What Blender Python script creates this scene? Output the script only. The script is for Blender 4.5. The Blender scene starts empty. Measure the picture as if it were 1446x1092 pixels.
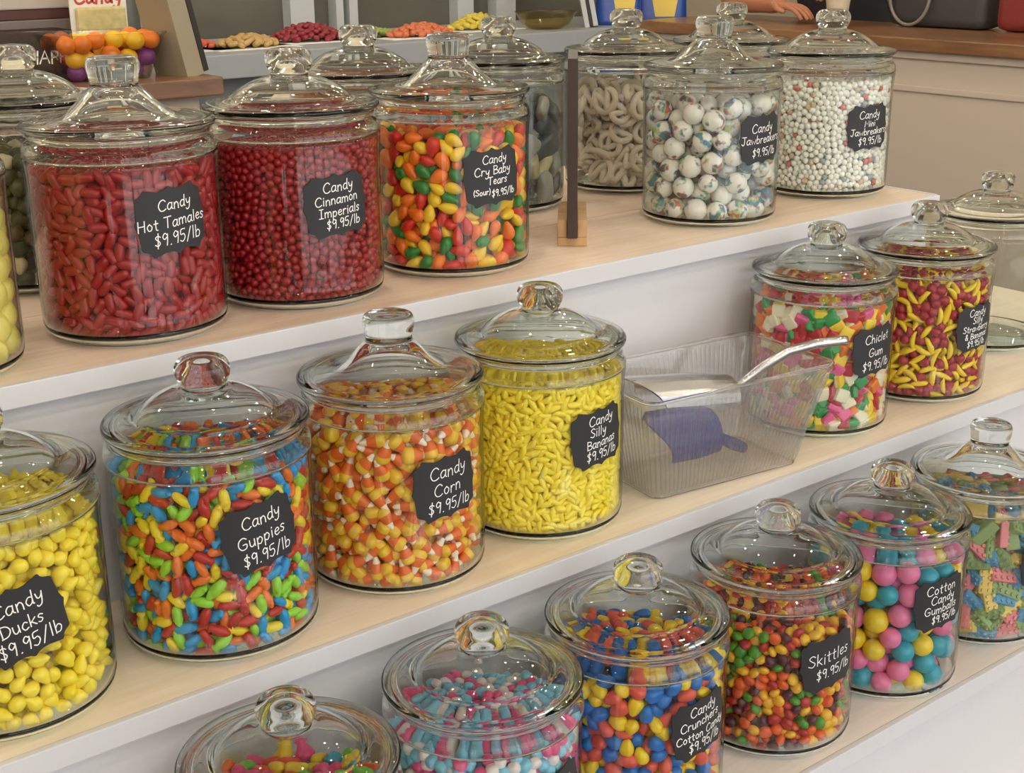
import bpy, bmesh, math, random
import numpy as np
from mathutils import Vector, Matrix, Quaternion
from mathutils.kdtree import KDTree

# ------------------------------------------------------------------ camera, world, lights, exposure
SC = bpy.context.scene
COL = SC.collection
PI = math.pi
CAM_F, CAM_PITCH, CAM_ROLL, CAM_YAW, CAM_Z = 1938.5, 0.32319, -0.0098128, 0.670388, 1.5
_fw = Vector((math.sin(CAM_YAW)*math.cos(CAM_PITCH), math.cos(CAM_YAW)*math.cos(CAM_PITCH), -math.sin(CAM_PITCH)))
_rt = Vector((math.cos(CAM_YAW), -math.sin(CAM_YAW), 0)); _up = _rt.cross(_fw)
_r2 = math.cos(CAM_ROLL)*_rt + math.sin(CAM_ROLL)*_up; _u2 = -math.sin(CAM_ROLL)*_rt + math.cos(CAM_ROLL)*_up
cam_data = bpy.data.cameras.new('camera'); cam = bpy.data.objects.new('camera', cam_data); COL.objects.link(cam)
cam_data.sensor_fit = 'HORIZONTAL'; cam_data.sensor_width = 36.0; cam_data.lens = CAM_F/1446*36.0
cam_data.clip_start = 0.02; cam_data.clip_end = 60
cam.matrix_world = Matrix(((_r2.x, _u2.x, -_fw.x, 0), (_r2.y, _u2.y, -_fw.y, 0), (_r2.z, _u2.z, -_fw.z, CAM_Z), (0, 0, 0, 1)))
SC.camera = cam
CAMP = np.array([0, 0, CAM_Z])

world = bpy.data.worlds.new('sky'); SC.world = world; world.use_nodes = True
bg = world.node_tree.nodes['Background']; bg.inputs[0].default_value = (0.93, 0.96, 1.0, 1); bg.inputs[1].default_value = 2.9
SC.view_settings.view_transform = 'Standard'; SC.view_settings.look = 'None'
SC.view_settings.gamma = 1.0; SC.view_settings.use_curve_mapping = False
SC.view_settings.exposure = -0.32
BULB_STRENGTH = 400.0
cy = SC.cycles
cy.max_bounces = 16; cy.diffuse_bounces = 4; cy.glossy_bounces = 6; cy.transmission_bounces = 14; cy.transparent_max_bounces = 40
cy.use_denoising = True; cy.sample_clamp_indirect = 20.0; cy.caustics_reflective = True; cy.caustics_refractive = True
cy.blur_glossy = 0.0

# ------------------------------------------------------------------ materials
def new_mat(name):
    m = bpy.data.materials.new(name); m.use_nodes = True
    nt = m.node_tree; nt.nodes.clear()
    out = nt.nodes.new('ShaderNodeOutputMaterial')
    return m, nt, out
def node(nt, kind, **kw):
    n = nt.nodes.new(kind)
    for k, v in kw.items():
        if k in n.inputs: n.inputs[k].default_value = v
        else: setattr(n, k, v)
    return n
def rgba(c): return (c[0], c[1], c[2], 1.0)
def srgb(r, g, b):
    f = lambda v: (v/255/12.92) if v/255 <= 0.04045 else ((v/255+0.055)/1.055)**2.4
    return (f(r), f(g), f(b))
def plain(name, col, rough=0.4, metal=0.0, coat=0.0, spec=0.5, var=0.0, vscale=30.0, bump=0.0, bscale=60.0):
    m, nt, out = new_mat(name)
    p = node(nt, 'ShaderNodeBsdfPrincipled', **{'Roughness': rough, 'Metallic': metal, 'Coat Weight': coat, 'Coat Roughness': 0.08, 'Specular IOR Level': spec})
    p.inputs['Base Color'].default_value = rgba(col)
    nt.links.new(p.outputs[0], out.inputs[0])
    if var > 0 or bump > 0:
        tc = node(nt, 'ShaderNodeTexCoord')
        if var > 0:
            nz = node(nt, 'ShaderNodeTexNoise', Scale=vscale, Detail=4.0)
            nt.links.new(tc.outputs['Object'], nz.inputs['Vector'])
            mx = node(nt, 'ShaderNodeMix', data_type='RGBA')
            mx.inputs['A'].default_value = rgba([c*(1-var) for c in col]); mx.inputs['B'].default_value = rgba([min(1, c*(1+var)) for c in col])
            nt.links.new(nz.outputs[0], mx.inputs['Factor']); nt.links.new(mx.outputs['Result'], p.inputs['Base Color'])
        if bump > 0:
            nb = node(nt, 'ShaderNodeTexNoise', Scale=bscale, Detail=3.0)
            nt.links.new(tc.outputs['Object'], nb.inputs['Vector'])
            bp = node(nt, 'ShaderNodeBump', Strength=bump, Distance=0.01)
            nt.links.new(nb.outputs[0], bp.inputs['Height']); nt.links.new(bp.outputs[0], p.inputs['Normal'])
    return m
def wood(name, c1, c2, rough=0.45, axis=0, scale=5.0, stretch=14.0, coat=0.0):
    m, nt, out = new_mat(name)
    p = node(nt, 'ShaderNodeBsdfPrincipled', Roughness=rough); p.inputs['Coat Weight'].default_value = coat
    tc = node(nt, 'ShaderNodeTexCoord'); mp = node(nt, 'ShaderNodeMapping')
    s = [stretch]*3; s[axis] = 1.0; mp.inputs['Scale'].default_value = s
    nt.links.new(tc.outputs['Object'], mp.inputs['Vector'])
    nz = node(nt, 'ShaderNodeTexNoise', Scale=scale, Detail=6.0, Roughness=0.6, Distortion=0.6)
    nt.links.new(mp.outputs[0], nz.inputs['Vector'])
    n2 = node(nt, 'ShaderNodeTexNoise', Scale=scale*0.35, Detail=2.0); nt.links.new(tc.outputs['Object'], n2.inputs['Vector'])
    ad = node(nt, 'ShaderNodeMath', operation='MULTIPLY_ADD'); ad.inputs[1].default_value = 0.5
    nt.links.new(n2.outputs[0], ad.inputs[0]); 
    sc = node(nt, 'ShaderNodeMath', operation='MULTIPLY'); sc.inputs[1].default_value = 0.6
    nt.links.new(nz.outputs[0], sc.inputs[0]); nt.links.new(sc.outputs[0], ad.inputs[2])
    r = node(nt, 'ShaderNodeValToRGB'); r.color_ramp.elements[0].position = 0.36; r.color_ramp.elements[1].position = 0.7
    r.color_ramp.elements[0].color = rgba(c1); r.color_ramp.elements[1].color = rgba(c2)
    nt.links.new(ad.outputs[0], r.inputs[0]); nt.links.new(r.outputs[0], p.inputs['Base Color']); nt.links.new(p.outputs[0], out.inputs[0])
    return m
def thin_glass(name, tint=(0.97, 0.985, 0.975), edge=(0.30, 0.33, 0.30), rough=0.012, f0=0.045, power=4.0, haze=0.0):
    # thin clear wall: light passes straight through, reflection grows towards grazing angles (Schlick)
    m, nt, out = new_mat(name)
    lw = node(nt, 'ShaderNodeLayerWeight', Blend=0.5)
    pw = node(nt, 'ShaderNodeMath', operation='POWER'); pw.inputs[1].default_value = 5.0
    nt.links.new(lw.outputs['Facing'], pw.inputs[0])
    ma = node(nt, 'ShaderNodeMath', operation='MULTIPLY_ADD'); ma.inputs[1].default_value = 1-f0; ma.inputs[2].default_value = f0
    nt.links.new(pw.outputs[0], ma.inputs[0])
    p2 = node(nt, 'ShaderNodeMath', operation='POWER'); p2.inputs[1].default_value = power
    nt.links.new(lw.outputs['Facing'], p2.inputs[0])
    mx = node(nt, 'ShaderNodeMix', data_type='RGBA'); mx.inputs['A'].default_value = rgba(tint); mx.inputs['B'].default_value = rgba(edge)
    nt.links.new(p2.outputs[0], mx.inputs['Factor'])
    tr = node(nt, 'ShaderNodeBsdfTransparent'); nt.links.new(mx.outputs['Result'], tr.inputs[0])
    gl = node(nt, 'ShaderNodeBsdfGlossy', Roughness=rough)
    mix = node(nt, 'ShaderNodeMixShader')
    nt.links.new(ma.outputs[0], mix.inputs[0]); nt.links.new(tr.outputs[0], mix.inputs[1]); nt.links.new(gl.outputs[0], mix.inputs[2])
    res = mix
    if haze > 0:
        df = node(nt, 'ShaderNodeBsdfDiffuse'); df.inputs[0].default_value = (.85, .85, .84, 1)
        res = node(nt, 'ShaderNodeMixShader'); res.inputs[0].default_value = haze
        nt.links.new(mix.outputs[0], res.inputs[1]); nt.links.new(df.outputs[0], res.inputs[2])
    nt.links.new(res.outputs[0], out.inputs[0])
    return m
def solid_glass(name, col=(0.97, 0.985, 0.975), rough=0.0, ior=1.48):
    m, nt, out = new_mat(name)
    g = node(nt, 'ShaderNodeBsdfGlass', Roughness=rough, IOR=ior); g.inputs[0].default_value = rgba(col)
    nt.links.new(g.outputs[0], out.inputs[0])
    return m

M = {}
M['white_paint'] = plain('white paint', srgb(208, 209, 214), 0.45, var=0.03, vscale=7, bump=0.05, bscale=40)
M['tread_wood'] = wood('pale maple', srgb(208, 184, 160), srgb(234, 217, 199), 0.4, axis=0, scale=5, stretch=16)
M['tread_white'] = wood('whitewashed maple', srgb(222, 216, 208), srgb(240, 236, 230), 0.42, axis=0, scale=5, stretch=16)
M['jar_wall'] = thin_glass('clear jar glass', power=7.0)
M['jar_lid'] = solid_glass('heavy lid glass')
M['jar_base'] = solid_glass('heavy base glass', (0.93, 0.96, 0.94))
M['slate'] = plain('black chalk vinyl', srgb(38, 39, 42), 0.55, var=0.12, vscale=80)
M['chalk'] = plain('white paint pen', srgb(240, 240, 238), 0.7)
M['tread_mid'] = wood('pale birch', srgb(226, 210, 186), srgb(243, 234, 218), 0.4, axis=0, scale=5, stretch=16)
M['rim_plastic'] = solid_glass('clear moulded plastic', (0.96, 0.96, 0.95), 0.02, 1.45)
M['acrylic'] = thin_glass('clear ribbed acrylic', (0.96, 0.96, 0.955), (0.74, 0.71, 0.65), 0.09, 0.13, 1.6, haze=0.05)
M['clear_plastic'] = thin_glass('clear plastic', (0.97, 0.97, 0.965), (0.6, 0.6, 0.58), 0.05, 0.05, 5.0)
M['tub_plastic'] = thin_glass('clear tub plastic', (0.93, 0.93, 0.92), (0.6, 0.6, 0.58), 0.1, 0.05, 3.0)
M['steel'] = plain('brushed steel', (0.62, 0.62, 0.63), 0.22, metal=1.0)
M['blue_plastic'] = plain('blue plastic', srgb(44, 56, 140), 0.35)
M['counter_wood'] = wood('brown stained counter wood', srgb(96, 64, 40), srgb(150, 110, 74), 0.35, axis=1, scale=4, stretch=10, coat=0.2)
M['counter_wood_x'] = wood('brown stained counter wood along', srgb(96, 64, 40), srgb(148, 108, 72), 0.35, axis=0, scale=4, stretch=10, coat=0.2)
M['panel_paint'] = plain('warm grey panel paint', srgb(188, 177, 164), 0.5, var=0.02, vscale=3)
M['grey_paint'] = plain('blue grey paint', srgb(150, 156, 160), 0.5, var=0.04, vscale=5)
M['wall_paint'] = plain('dull olive wall paint', srgb(178, 168, 148), 0.6, var=0.04, vscale=3)
M['floor'] = wood('dark floor boards', srgb(90, 74, 60), srgb(128, 108, 90), 0.4, axis=1, scale=2, stretch=8)
M['ceiling'] = plain('dark ceiling boards', srgb(92, 84, 78), 0.7)
M['frame_paint'] = plain('pale window frame paint', srgb(176, 182, 184), 0.5)
M['dark_pane'] = plain('dark window pane', srgb(92, 92, 84), 0.12, var=0.35, vscale=1.6)
M['street'] = plain('pale street paving', srgb(226, 225, 222), 0.9, var=0.06, vscale=2)
M['black'] = plain('black paint', srgb(40, 38, 38), 0.45)
M['dark_brown'] = plain('dark brown wood', srgb(58, 44, 36), 0.5, var=0.1)
M['cork'] = wood('raw pine block', srgb(168, 128, 84), srgb(205, 170, 124), 0.6, axis=2, scale=14, stretch=5)

# ------------------------------------------------------------------ mesh helpers
def link(o): COL.objects.link(o); return o
def mesh_from(name, verts, faces, mats=(), smooth=False, face_mats=None):
    me = bpy.data.meshes.new(name); me.from_pydata([tuple(v) for v in verts], [], faces)
    for m in mats: me.materials.append(m)
    if face_mats is not None: me.polygons.foreach_set('material_index', np.array(face_mats, dtype=np.int32))
    if smooth: me.polygons.foreach_set('use_smooth', np.ones(len(me.polygons), dtype=bool))
    me.update(); return me
def obj(name, me, parent=None, loc=None, rot=None):
    o = bpy.data.objects.new(name, me); link(o)
    if parent is not None: o.parent = parent
    if loc is not None: o.location = loc
    if rot is not None: o.rotation_euler = rot
    return o
def tag(o, label, cat, group=None, kind=None):
    o['label'] = label; o['category'] = cat
    if group: o['group'] = group
    if kind: o['kind'] = kind
    return o
def thing(name, label, cat, loc=(0, 0, 0), rotz=0.0, group=None):
    o = bpy.data.objects.new(name, None); link(o); o.empty_display_size = 0.05
    o.location = loc; o.rotation_euler = (0, 0, rotz)
    return tag(o, label, cat, group)
def struct(name, me, loc=None):
    o = obj(name, me, None, loc); o['kind'] = 'structure'; return o
class MB:
    def __init__(s): s.bm = bmesh.new()
    def box(s, x0, x1, y0, y1, z0, z1, bevel=0.0, mi=0, rot=None):
        r = bmesh.ops.create_cube(s.bm, size=1.0); vs = r['verts']
        bmesh.ops.scale(s.bm, vec=(x1-x0, y1-y0, z1-z0), verts=vs)
        c = Vector(((x0+x1)/2, (y0+y1)/2, (z0+z1)/2))
        if rot is not None: bmesh.ops.rotate(s.bm, cent=(0, 0, 0), matrix=rot, verts=vs)
        bmesh.ops.translate(s.bm, vec=c, verts=vs)
        fs = list({f for v in vs for f in v.link_faces})
        for f in fs: f.material_index = mi
        if bevel > 0:
            es = list({e for v in vs for e in v.link_edges})
            rr = bmesh.ops.bevel(s.bm, geom=es, offset=bevel, segments=2, affect='EDGES', profile=0.6)
            for f in rr['faces']: f.material_index = mi
        return s
    def tube(s, pts, radii, seg=10, mi=0, cap=True, flat=1.0):
        pts = [Vector(p) for p in pts]; n = len(pts)
        if not hasattr(radii, '__len__'): radii = [radii]*n
        rings = []; prev = None
        for i, p in enumerate(pts):
            t = (pts[min(i+1, n-1)]-pts[max(i-1, 0)]).normalized()
            a = prev if prev is not None else (Vector((0, 0, 1)) if abs(t.z) < 0.9 else Vector((1, 0, 0)))
            u = (a - t*a.dot(t)).normalized(); w = t.cross(u); prev = u
            rings.append([s.bm.verts.new(p + radii[i]*(math.cos(2*PI*k/seg)*u*flat + math.sin(2*PI*k/seg)*w)) for k in range(seg)])
        for i in range(n-1):
            for k in range(seg):
                f = s.bm.faces.new((rings[i][k], rings[i][(k+1) % seg], rings[i+1][(k+1) % seg], rings[i+1][k])); f.material_index = mi
        if cap:
            for rg in (rings[0][::-1], rings[-1]):
                f = s.bm.faces.new(rg); f.material_index = mi
        return s
    def lathe(s, prof, seg=32, c=(0, 0, 0), mi=0):
        v, f = lathe_data(prof, seg)
        vs = [s.bm.verts.new((x+c[0], y+c[1], z+c[2])) for x, y, z in v]
        for q in f:
            ff = s.bm.faces.new([vs[i] for i in q]); ff.material_index = mi
        return s
    def mesh(s, name, mats, smooth=False, recalc=True):
        if recalc: bmesh.ops.recalc_face_normals(s.bm, faces=s.bm.faces)
        me = bpy.data.meshes.new(name); s.bm.to_mesh(me); s.bm.free()
        for m in (mats if isinstance(mats, (list, tuple)) else [mats]): me.materials.append(m)
        if smooth:
            me.polygons.foreach_set('use_smooth', np.ones(len(me.polygons), dtype=bool))
            if smooth != 'all': me.set_sharp_from_angle(angle=math.radians(40))
        return me
def lathe_data(prof, seg, closed=False):
    verts = []; rings = []
    for (r, z) in prof:
        if r < 1e-6: rings.append([len(verts)]); verts.append((0, 0, z))
        else:
            rings.append(list(range(len(verts), len(verts)+seg)))
            verts += [(r*math.cos(2*PI*k/seg), r*math.sin(2*PI*k/seg), z) for k in range(seg)]
    faces = []
    idx = list(range(len(prof)-1)) + ([len(prof)-1] if closed else [])
    for i in idx:
        a, b = rings[i], rings[(i+1) % len(prof)]
        for k in range(seg):
            k2 = (k+1) % seg
            if len(a) == 1 and len(b) == 1: continue
            if len(a) == 1: faces.append((a[0], b[k2], b[k]))
            elif len(b) == 1: faces.append((a[k], a[k2], b[0]))
            else: faces.append((a[k], a[k2], b[k2], b[k]))
    return verts, faces
def smooth_prof(pts, n=4):
    # Catmull-Rom through the profile points
    P = [np.array(p, float) for p in pts]; out = []
    for i in range(len(P)-1):
        p0 = P[max(i-1, 0)]; p1 = P[i]; p2 = P[i+1]; p3 = P[min(i+2, len(P)-1)]
        for k in range(n):
            t = k/n
            q = 0.5*((2*p1)+(-p0+p2)*t+(2*p0-5*p1+4*p2-p3)*t*t+(-p0+3*p1-3*p2+p3)*t**3)
            out.append((max(0.0, q[0]), q[1]))
    out.append(tuple(P[-1])); return out
def lathe_mesh(name, prof, mat, seg=64, closed=False):
    v, f = lathe_data(prof, seg, closed)
    return mesh_from(name, v, f, [mat], smooth=True)

# ------------------------------------------------------------------ the room
T = [1.1071, 0.8566, 0.6167, 0.377]            # heights of the display steps, top one first
EDGE = [1.2181, 1.0159, 0.8160, 0.615]         # front edge of each step
X0, XEND = -0.45, 1.792
def box_mesh(name, x0, x1, y0, y1, z0, z1, mat, bevel=0.0):
    return MB().box(x0, x1, y0, y1, z0, z1, bevel).mesh(name, mat)
struct('floor', box_mesh('floor', -4, 5.4, -2.4, 5.0, -0.1, 0, M['floor']))
struct('ceiling', box_mesh('ceiling', -4, 5.4, -2.4, 5.0, 3.05, 3.15, M['ceiling']))
struct('wall_right', box_mesh('wall_right', 5.3, 5.4, -2.4, 5.0, 0, 3.05, M['wall_paint']))
struct('wall_left', box_mesh('wall_left', -4.1, -4, -2.4, 5.0, 0, 3.05, M['wall_paint']))
struct('wall_back', MB().box(-4, 5.3, 4.42, 4.52, 0, 3.05).mesh('wall_back', M['wall_paint']))
# shop front: a wall of tall panes between mullions, open to the daylight
mb = MB()
mb.box(-4, -3.3, -2.45, -2.35, 0, 3.05).box(-4, 5.4, -2.45, -2.35, 2.75, 3.05).box(-4, 5.4, -2.45, -2.35, 0, 0.06)
struct('wall_front', mb.mesh('wall_front', M['wall_paint']))
mb = MB()
for x in (-2.9, -1.2, -0.35, 0.55, 1.35, 2.5, 3.4, 4.3):
    mb.box(x-0.04, x+0.04, -2.44, -2.36, 0.06, 2.75)
mb.box(-2.62, -1.24, -2.44, -2.36, 0.06, 2.75)
struct('window_1', mb.mesh('window_1', M['frame_paint']))
struct('street_ground', box_mesh('street_ground', -12, 14, -14, -2.46, -0.12, -0.02, M['street']))

# ceiling bulbs
def em_mat(name, col, s):
    m, nt, out = new_mat(name); e = node(nt, 'ShaderNodeEmission', Strength=s); e.inputs[0].default_value = rgba(col)
    nt.links.new(e.outputs[0], out.inputs[0]); return m
M['bulb'] = em_mat('lit warm bulb', (1.0, 0.87, 0.69), BULB_STRENGTH)
bulb_me = MB().lathe(smooth_prof([(0, -0.024), (0.016, -0.019), (0.024, 0.0), (0.019, 0.020), (0.012, 0.038), (0, 0.04)], 3), 16).mesh('bulb', M['bulb'], 'all')
cap_me = MB().lathe([(0, 0.036), (0.016, 0.036), (0.016, 0.07), (0, 0.07)], 14).mesh('socket', M['black'])
cord_me = MB().lathe([(0, 0.068), (0.004, 0.068), (0.004, 0.40), (0, 0.40)], 8).mesh('cord', M['black'])
for i, (bx, by) in enumerate([(x, y) for y in (-1.7, -0.9, -0.1, 0.7, 1.5, 2.3, 3.1, 3.8) for x in (-2.0, -1.0, 0.0, 0.9, 1.8, 2.7, 3.6)]):
    t = thing('pendant_bulb', 'bare warm bulb hanging on a black cord from the ceiling', 'lamp', (bx+0.15*((i*7) % 3-1), by, 2.65), 0, 'bare bulbs over the shop')
    obj('bulb', bulb_me, t); obj('socket', cap_me, t); obj('cord', cord_me, t)

# stepped display
disp = thing('stepped_display', 'white painted stepped candy display with pale wood treads', 'display stand', (0, 0, 0))
for k, (z, y) in enumerate(zip(T, EDGE)):
    x1 = XEND if k == 0 else 2.25
    mats = [M[('tread_wood', 'tread_mid', 'tread_white', 'tread_white')[k]], M['white_paint']]
    yb = 1.80 if k < 2 else EDGE[k-1]+0.05
    boards = [(y+0.004, y+0.2195), (y+0.2210, yb)] if k == 0 else [(y+0.004, yb)]
    for ya, yc in boards: obj('tread', MB().box(X0, x1, ya, yc, z-0.024, z).mesh('tread', mats[0]), disp)
    obj('edge_strip', MB().box(X0, x1+0.004, y-0.004, y+0.0035, z-0.022, z+0.0005, 0.001).mesh('edge_strip', M['white_paint']), disp)
    if k == 0: obj('edge_strip', MB().box(x1+0.0005, x1+0.008, y+0.004, yb, z-0.024, z+0.0005).mesh('edge_strip', M['white_paint']), disp)
    zb = T[k+1] if k < 3 else 0.0
    mb = MB().box(X0, x1, y+0.012, y+0.03, zb+.0003, z-0.0245)
    obj('riser', mb.mesh('riser', M['white_paint']), disp)
    mb = MB().box(x1-0.018, x1, y+0.0305, yb, zb+.0003, z-0.0245)
    obj('end_panel', mb.mesh('end_panel', M['white_paint']), disp)

# ------------------------------------------------------------------ jars
BODY = [(.0935, .014), (.0942, .03), (.0942, .15), (.0946, .165), (.0956, .176), (.0961, .1815), (.0936, .1815), (.0931, .176), (.0924, .165), (.0920, .15), (.0920, .03), (.0919, .0145)]
NECK = [(.0961, .1818), (.0962, .184), (.0952, .191), (.0920, .1955), (.0885, .1975), (.0878, .1985), (.0895, .2000), (.0905, .2025), (.0898, .2050), (.0880, .2058), (.0868, .2050), (.0862, .2020), (.0862, .1970), (.0890, .1935), (.0922, .189), (.0934, .184), (.0936, .1818)]
BASE = [(0, .0015), (.072, .0012), (.078, .0003), (.083, .0008), (.089, .0045), (.0922, .0095), (.0935, .0138), (.0919, .0138), (.0918, .0070), (0, .0068)]
PLUG = [(.0815, .2068), (.083, .2005), (.0842, .2005), (.0855, .2058), (.088, .2065), (.0925, .2066), (.0952, .2085), (.0958, .2112), (.0946, .2140)]
LID_B = [(0, .2650), (.009, .2635), (.0158, .2580), (.0182, .2500), (.0176, .2430), (.0172, .2400), (.022, .2383), (.030, .2365), (.041, .2330), (.052, .2275), (.0595, .2215), (.0635, .2155), (.067, .2110), (.075, .2080)] + PLUG + \
        [(.090, .2155), (.080, .2163), (.071, .2175), (.0655, .2205), (.061, .2255), (.052, .2315), (.041, .2370), (.030, .2408), (.0240, .2420), (.0212, .2430)]
KNOB_B = [(.0212, .2430), (.0208, .2450), (.0228, .2490), (.0250, .2540), (.0258, .2595), (.0248, .2650), (.0208, .2698), (.014, .2716), (.007, .2719), (0, .2719)]
LID_A = [(0, .2405), (.012, .2395), (.022, .2345), (.032, .2270), (.041, .2195), (.050, .2140), (.060, .2105), (.075, .2078)] + PLUG + \
        [(.090, .2156), (.080, .2161), (.068, .2168), (.058, .2185), (.050, .2222), (.042, .2290), (.034, .2370), (.0280, .2435), (.0250, .2465)]
KNOB_A = [(.0250, .2465), (.0240, .2485), (.0243, .2545), (.0258, .2620), (.0261, .2690), (.0243, .2737), (.0195, .2754), (.010, .2749), (0, .2746)]
ME_BODY = lathe_mesh('body', BODY, M['jar_wall'], 80, closed=True)
ME_NECK = lathe_mesh('neck', NECK, M['jar_lid'], 80, closed=True)
ME_BASE = lathe_mesh('base', BASE, M['jar_base'], 80)
ME_LID = {'A': lathe_mesh('lid', smooth_prof(LID_A, 2), M['jar_lid'], 80), 'B': lathe_mesh('lid', smooth_prof(LID_B, 2), M['jar_lid'], 80)}
ME_KNOB = {'A': lathe_mesh('knob', smooth_prof(KNOB_A, 3), M['jar_lid'], 48), 'B': lathe_mesh('knob', smooth_prof(KNOB_B, 3), M['jar_lid'], 48)}
R_IN, Z_IN = .0914, .0078

# hand lettering: pen strokes on a grid, capital height 1
GL = {
 'A': (.8, [[(0, 0), (.4, 1), (.8, 0)], [(.15, .38), (.65, .38)]]), 'B': (.62, [[(.08, 0), (.05, 1)], [(.05, .98), (.5, .9), (.48, .6), (.08, .52)], [(.08, .52), (.6, .42), (.58, .08), (.06, 0)]]),
 'C': (.75, [[(.72, .82), (.5, 1), (.2, .85), (.04, .45), (.2, .06), (.5, 0), (.74, .14)]]), 'D': (.72, [[(.1, 0), (.08, 1)], [(0, .96), (.5, .88), (.72, .5), (.5, .1), (.04, 0)]]),
 'G': (.78, [[(.72, .85), (.45, 1), (.12, .8), (.05, .35), (.3, .02), (.66, .1), (.7, .42), (.42, .42)]]), 'H': (.72, [[(.08, 1), (.06, 0)], [(.66, 1), (.64, 0)], [(.06, .52), (.66, .54)]]),
 'I': (.5, [[(.25, 1), (.25, 0)], [(.04, 1), (.46, 1)], [(.02, 0), (.46, 0)]]), 'J': (.62, [[(.1, 1), (.66, 1)], [(.42, 1), (.42, .25), (.25, .0), (.04, .18)]]),
 'M': (.95, [[(.04, 0), (.12, 1), (.46, .35), (.8, 1), (.92, 0)]]), 'S': (.62, [[(.6, .85), (.36, 1), (.08, .8), (.3, .54), (.58, .3), (.36, .02), (.02, .14)]]),
 'T': (.7, [[(0, .97), (.7, 1)], [(.36, .98), (.33, 0)]]), 'P': (.6, [[(.08, 0), (.06, 1)], [(.06, .98), (.52, .9), (.52, .56), (.08, .46)]]), 'Y': (.66, [[(0, 1), (.32, .5)], [(.66, 1), (.32, .5), (.28, 0)]]),
 'a': (.55, [[(.5, .52), (.25, .6), (.04, .35), (.1, .04), (.3, .04), (.48, .28)], [(.5, .58), (.47, .12), (.58, 0)]]), 'b': (.52, [[(.06, 1), (.05, 0)], [(.05, .38), (.28, .58), (.5, .35), (.36, .02), (.05, .06)]]),
 'c': (.46, [[(.44, .5), (.24, .6), (.04, .3), (.2, 0), (.46, .1)]]), 'd': (.55, [[(.48, .5), (.24, .58), (.04, .3), (.18, .0), (.4, .1), (.48, .3)], [(.52, 1), (.48, .1), (.56, 0)]]),
 'e': (.5, [[(.06, .3), (.44, .36), (.36, .58), (.14, .52), (.05, .24), (.22, 0), (.48, .1)]]), 'g': (.52, [[(.48, .5), (.24, .6), (.04, .34), (.2, .06), (.44, .22)], [(.5, .58), (.46, -.2), (.24, -.38), (.04, -.24)]]),
 'h': (.52, [[(.06, 1), (.05, 0)], [(.05, .35), (.28, .58), (.44, .4), (.46, 0)]]), 'i': (.2, [[(.1, .58), (.1, 0)], [(.1, .78), (.12, .84)]]), 'k': (.5, [[(.06, 1), (.05, 0)], [(.46, .58), (.08, .26)], [(.16, .32), (.48, 0)]]),
 'l': (.2, [[(.1, 1), (.09, 0)]]), 'm': (.82, [[(.04, .58), (.05, 0)], [(.05, .4), (.24, .6), (.38, .42), (.38, 0)], [(.38, .4), (.58, .6), (.74, .42), (.76, 0)]]), 'n': (.52, [[(.05, .58), (.05, 0)], [(.05, .38), (.26, .6), (.44, .42), (.46, 0)]]),
 'o': (.52, [[(.26, .6), (.05, .36), (.16, .02), (.4, .06), (.48, .36), (.26, .6)]]), 'p': (.52, [[(.06, .58), (.04, -.36)], [(.06, .4), (.28, .6), (.48, .36), (.32, .02), (.06, .1)]]), 'r': (.42, [[(.06, .58), (.06, 0)], [(.06, .36), (.24, .58), (.42, .52)]]),
 's': (.42, [[(.4, .5), (.2, .6), (.06, .44), (.34, .2), (.2, 0), (.02, .08)]]), 't': (.42, [[(.2, .9), (.2, .1), (.36, 0)], [(.02, .6), (.4, .62)]]), 'u': (.52, [[(.05, .58), (.08, .12), (.26, 0), (.44, .2)], [(.46, .58), (.48, 0)]]),
 'w': (.72, [[(.03, .58), (.16, .02), (.35, .42), (.52, .02), (.7, .58)]]), 'y': (.5, [[(.04, .58), (.12, .24), (.3, .2), (.44, .4)], [(.48, .58), (.36, -.2), (.12, -.38), (0, -.26)]]), 'z': (.45, [[(.03, .58), (.42, .58), (.04, 0), (.46, 0)]]),
 '$': (.5, [[(.46, .78), (.26, .9), (.06, .72), (.42, .34), (.26, .08), (.02, .2)], [(.3, 1.1), (.22, -.12)]]), '9': (.5, [[(.46, .78), (.24, 1), (.05, .74), (.2, .5), (.45, .72)], [(.46, .9), (.44, .4), (.38, 0)]]),
 '5': (.5, [[(.48, 1), (.12, .97), (.08, .58), (.36, .6), (.48, .3), (.26, 0), (.02, .1)]]), '.': (.2, [[(.08, .03), (.12, .06)]]), '/': (.5, [[(.46, 1.05), (.04, -.08)]]), '(': (.25, [[(.22, 1.05), (.06, .5), (.2, -.1)]]), ')': (.25, [[(.04, 1.05), (.2, .5), (.06, -.1)]]),
 '&': (.6, [[(.58, .0), (.15, .7), (.25, .98), (.42, .8), (.08, .3), (.2, .02), (.42, .1), (.56, .4)]]), ' ': (.32, []), 'R': (.62, [[(.08, 0), (.06, 1)], [(.06, .98), (.52, .9), (.52, .6), (.08, .5)], [(.3, .5), (.6, 0)]]),
}
def line_width(s): return sum(GL[c][0]+.13 for c in s)-.13
def pen_lines(lines):
    # lines: (text, centre x, base y, capital height) -> list of strokes in the sticker's plane
    out = []
    for (s, cx, by, h) in lines:
        x = cx-line_width(s)*h/2
        for i, ch in enumerate(s):
            w, st = GL[ch]
            for pl in st:
                q = smooth_prof2(pl, 4) if len(pl) > 2 and ch not in 'AHITMYKkzw' else pl
                out.append([(x+(px+0.10*(py-.5))*h, by+(py+.03*math.sin(i*2.3))*h) for px, py in q])
            x += (w+.13)*h
    return out
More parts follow.
